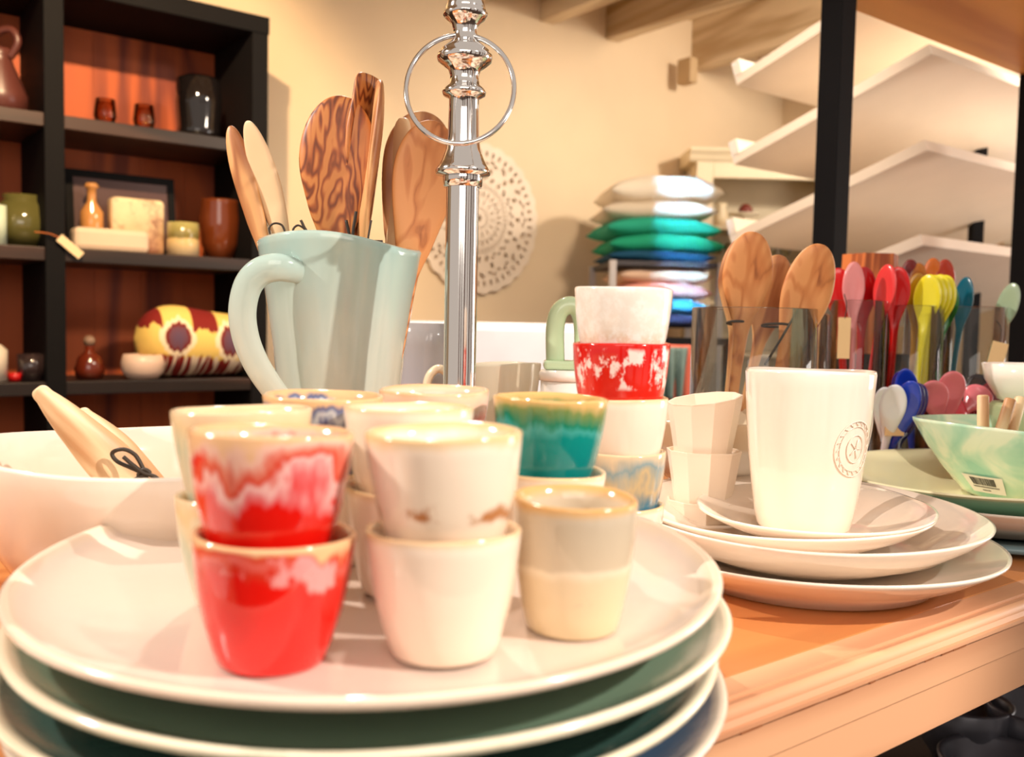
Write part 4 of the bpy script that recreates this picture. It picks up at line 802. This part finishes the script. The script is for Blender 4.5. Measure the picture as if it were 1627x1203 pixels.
for i in range(6):
    pr_g = [(0, 0), (.022, 0), (.022, .002), (.004, .006), (.004, .035), (.022, .05), (.027, .075), (.024, .095), (.022, .095), (.024, .075), (.018, .052), (0, .045)]
    if gobl is None: gobl = MB().lathe(pr_g, 20).build('goblet', gw); o = gobl
    else: o = gobl.copy(); S.collection.objects.link(o)
    o.location = (hl.x+.12+i*.062, HY+.10, HZ[1]+.001); tag(o, 'stemmed glass on the hutch shelf, %s of the row' % lg[i], 'glass', 'goblets in the hutch')
lathe_obj('cake_stand', [(0, 0), (.04, 0), (.01, .02), (.01, .05), (.07, .06), (.072, .066), (0, .066)], plain('stand_white', hx(240, 226, 200), .3), (hl.x+.24, HY+.12, HZ[0]+.001), 'white cake stand on the upper hutch shelf', 'cake stand')
lathe_obj('red_candle', [(0, 0), (.03, 0), (.032, .02), (.016, .04), (0, .045)], plain('dark_berry', hx(120, 50, 40), .4), (hl.x+.25, HY+.12, HZ[0]+.068), 'dark red ornament sitting on the white cake stand', 'ornament')
lathe_obj('platter', [(0, 0), (.05, 0), (.08, .02), (.078, .022), (0, .006)], plain('platter_grey', hx(190, 170, 140), .3), (hl.x+.45, HY+.12, HZ[0]+.001), 'shallow grey platter on the upper hutch shelf', 'platter')
lathe_obj('small_urn', [(0, 0), (.03, 0), (.035, .05), (.02, .09), (.028, .11), (0, .11)], plain('urn_cream', hx(226, 206, 170), .4), (hl.x+.14, HY+.12, HZ[0]+.001), 'small cream urn left of the cake stand in the hutch', 'urn')
# ------------------------------------------------------------ tilted white shelves behind the posts
BW = plain('white_board', hx(246, 232, 214), .4, var=.02)
dv_ = UV(0, 1); du_ = UV(1, 0)
wr_ = empty('slanted_shelf_rack', (0, 0, 0), 0, 'white rack of four slanted display shelves behind the black posts', 'shelf rack')
Cn = P(1481, 86, 2.4); Tn = P(1200, 268, 2.95); drop = Tn.z-Cn.z
slope = Vector((dv_.x*.62, dv_.y*.62, drop))
for i in range(4):
    z = (1-i)*-.0
    o0 = Cn+Vector((0, 0, .24*(1-i))); e1 = slope; e2 = du_*1.25; nrm = e2.cross(e1).normalized()
    if nrm.z < 0: nrm = -nrm
    q = [o0, o0+e2, o0+e2+e1, o0+e1]
    vs = q+[p+nrm*.03 for p in q]
    MB().add(vs, [(0, 1, 2, 3), (4, 7, 6, 5), (0, 4, 5, 1), (1, 5, 6, 2), (2, 6, 7, 3), (3, 7, 4, 0)], False).build('shelf_board', BW, wr_, .002)
    lp = [o0+e1*.955, o0+e1*.955+e2, o0+e1+e2, o0+e1]
    vs = [p+nrm*.022 for p in lp]+[p+nrm*.075+e1*(.0) for p in lp]
    MB().add(vs, [(0, 1, 2, 3), (4, 7, 6, 5), (0, 4, 5, 1), (1, 5, 6, 2), (2, 6, 7, 3), (3, 7, 4, 0)], False).build('lip', BW, wr_, .001)
for p in (P(1550, 380, 3.15),):
    MB().box((p.x-.018, p.y-.018, 0), (p.x+.018, p.y+.018, Cn.z+.2)).build('post', M_black, wr_)
# ------------------------------------------------------------ dark pots under the table
pot = plain('dark_iron', hx(84, 84, 92), .3, .3, var=.3, scale=14)
for i, (x, y, r_, hh, l) in enumerate([(1596, 1205, .085, .07, 'dark bowl on the lower shelf nearest the camera'), (1660, 1150, .085, .10, 'dark bowl with brown rim partly cut by the right frame edge'), (1530, 1140, .07, .10, 'dark bowl at the back of the lower shelf')]):
    c = G(x, y, .50)
    lathe_obj('iron_bowl', [(0, .003), (r_*.5, 0), (r_*.8, hh*.35), (r_, hh), (r_-.004, hh+.003), (r_-.01, hh-.002), (r_*.7, hh*.3), (r_*.2, .012), (0, .012)], pot, (c.x, c.y, .426), l, 'bowl', 'dark bowls under the table', n=48)
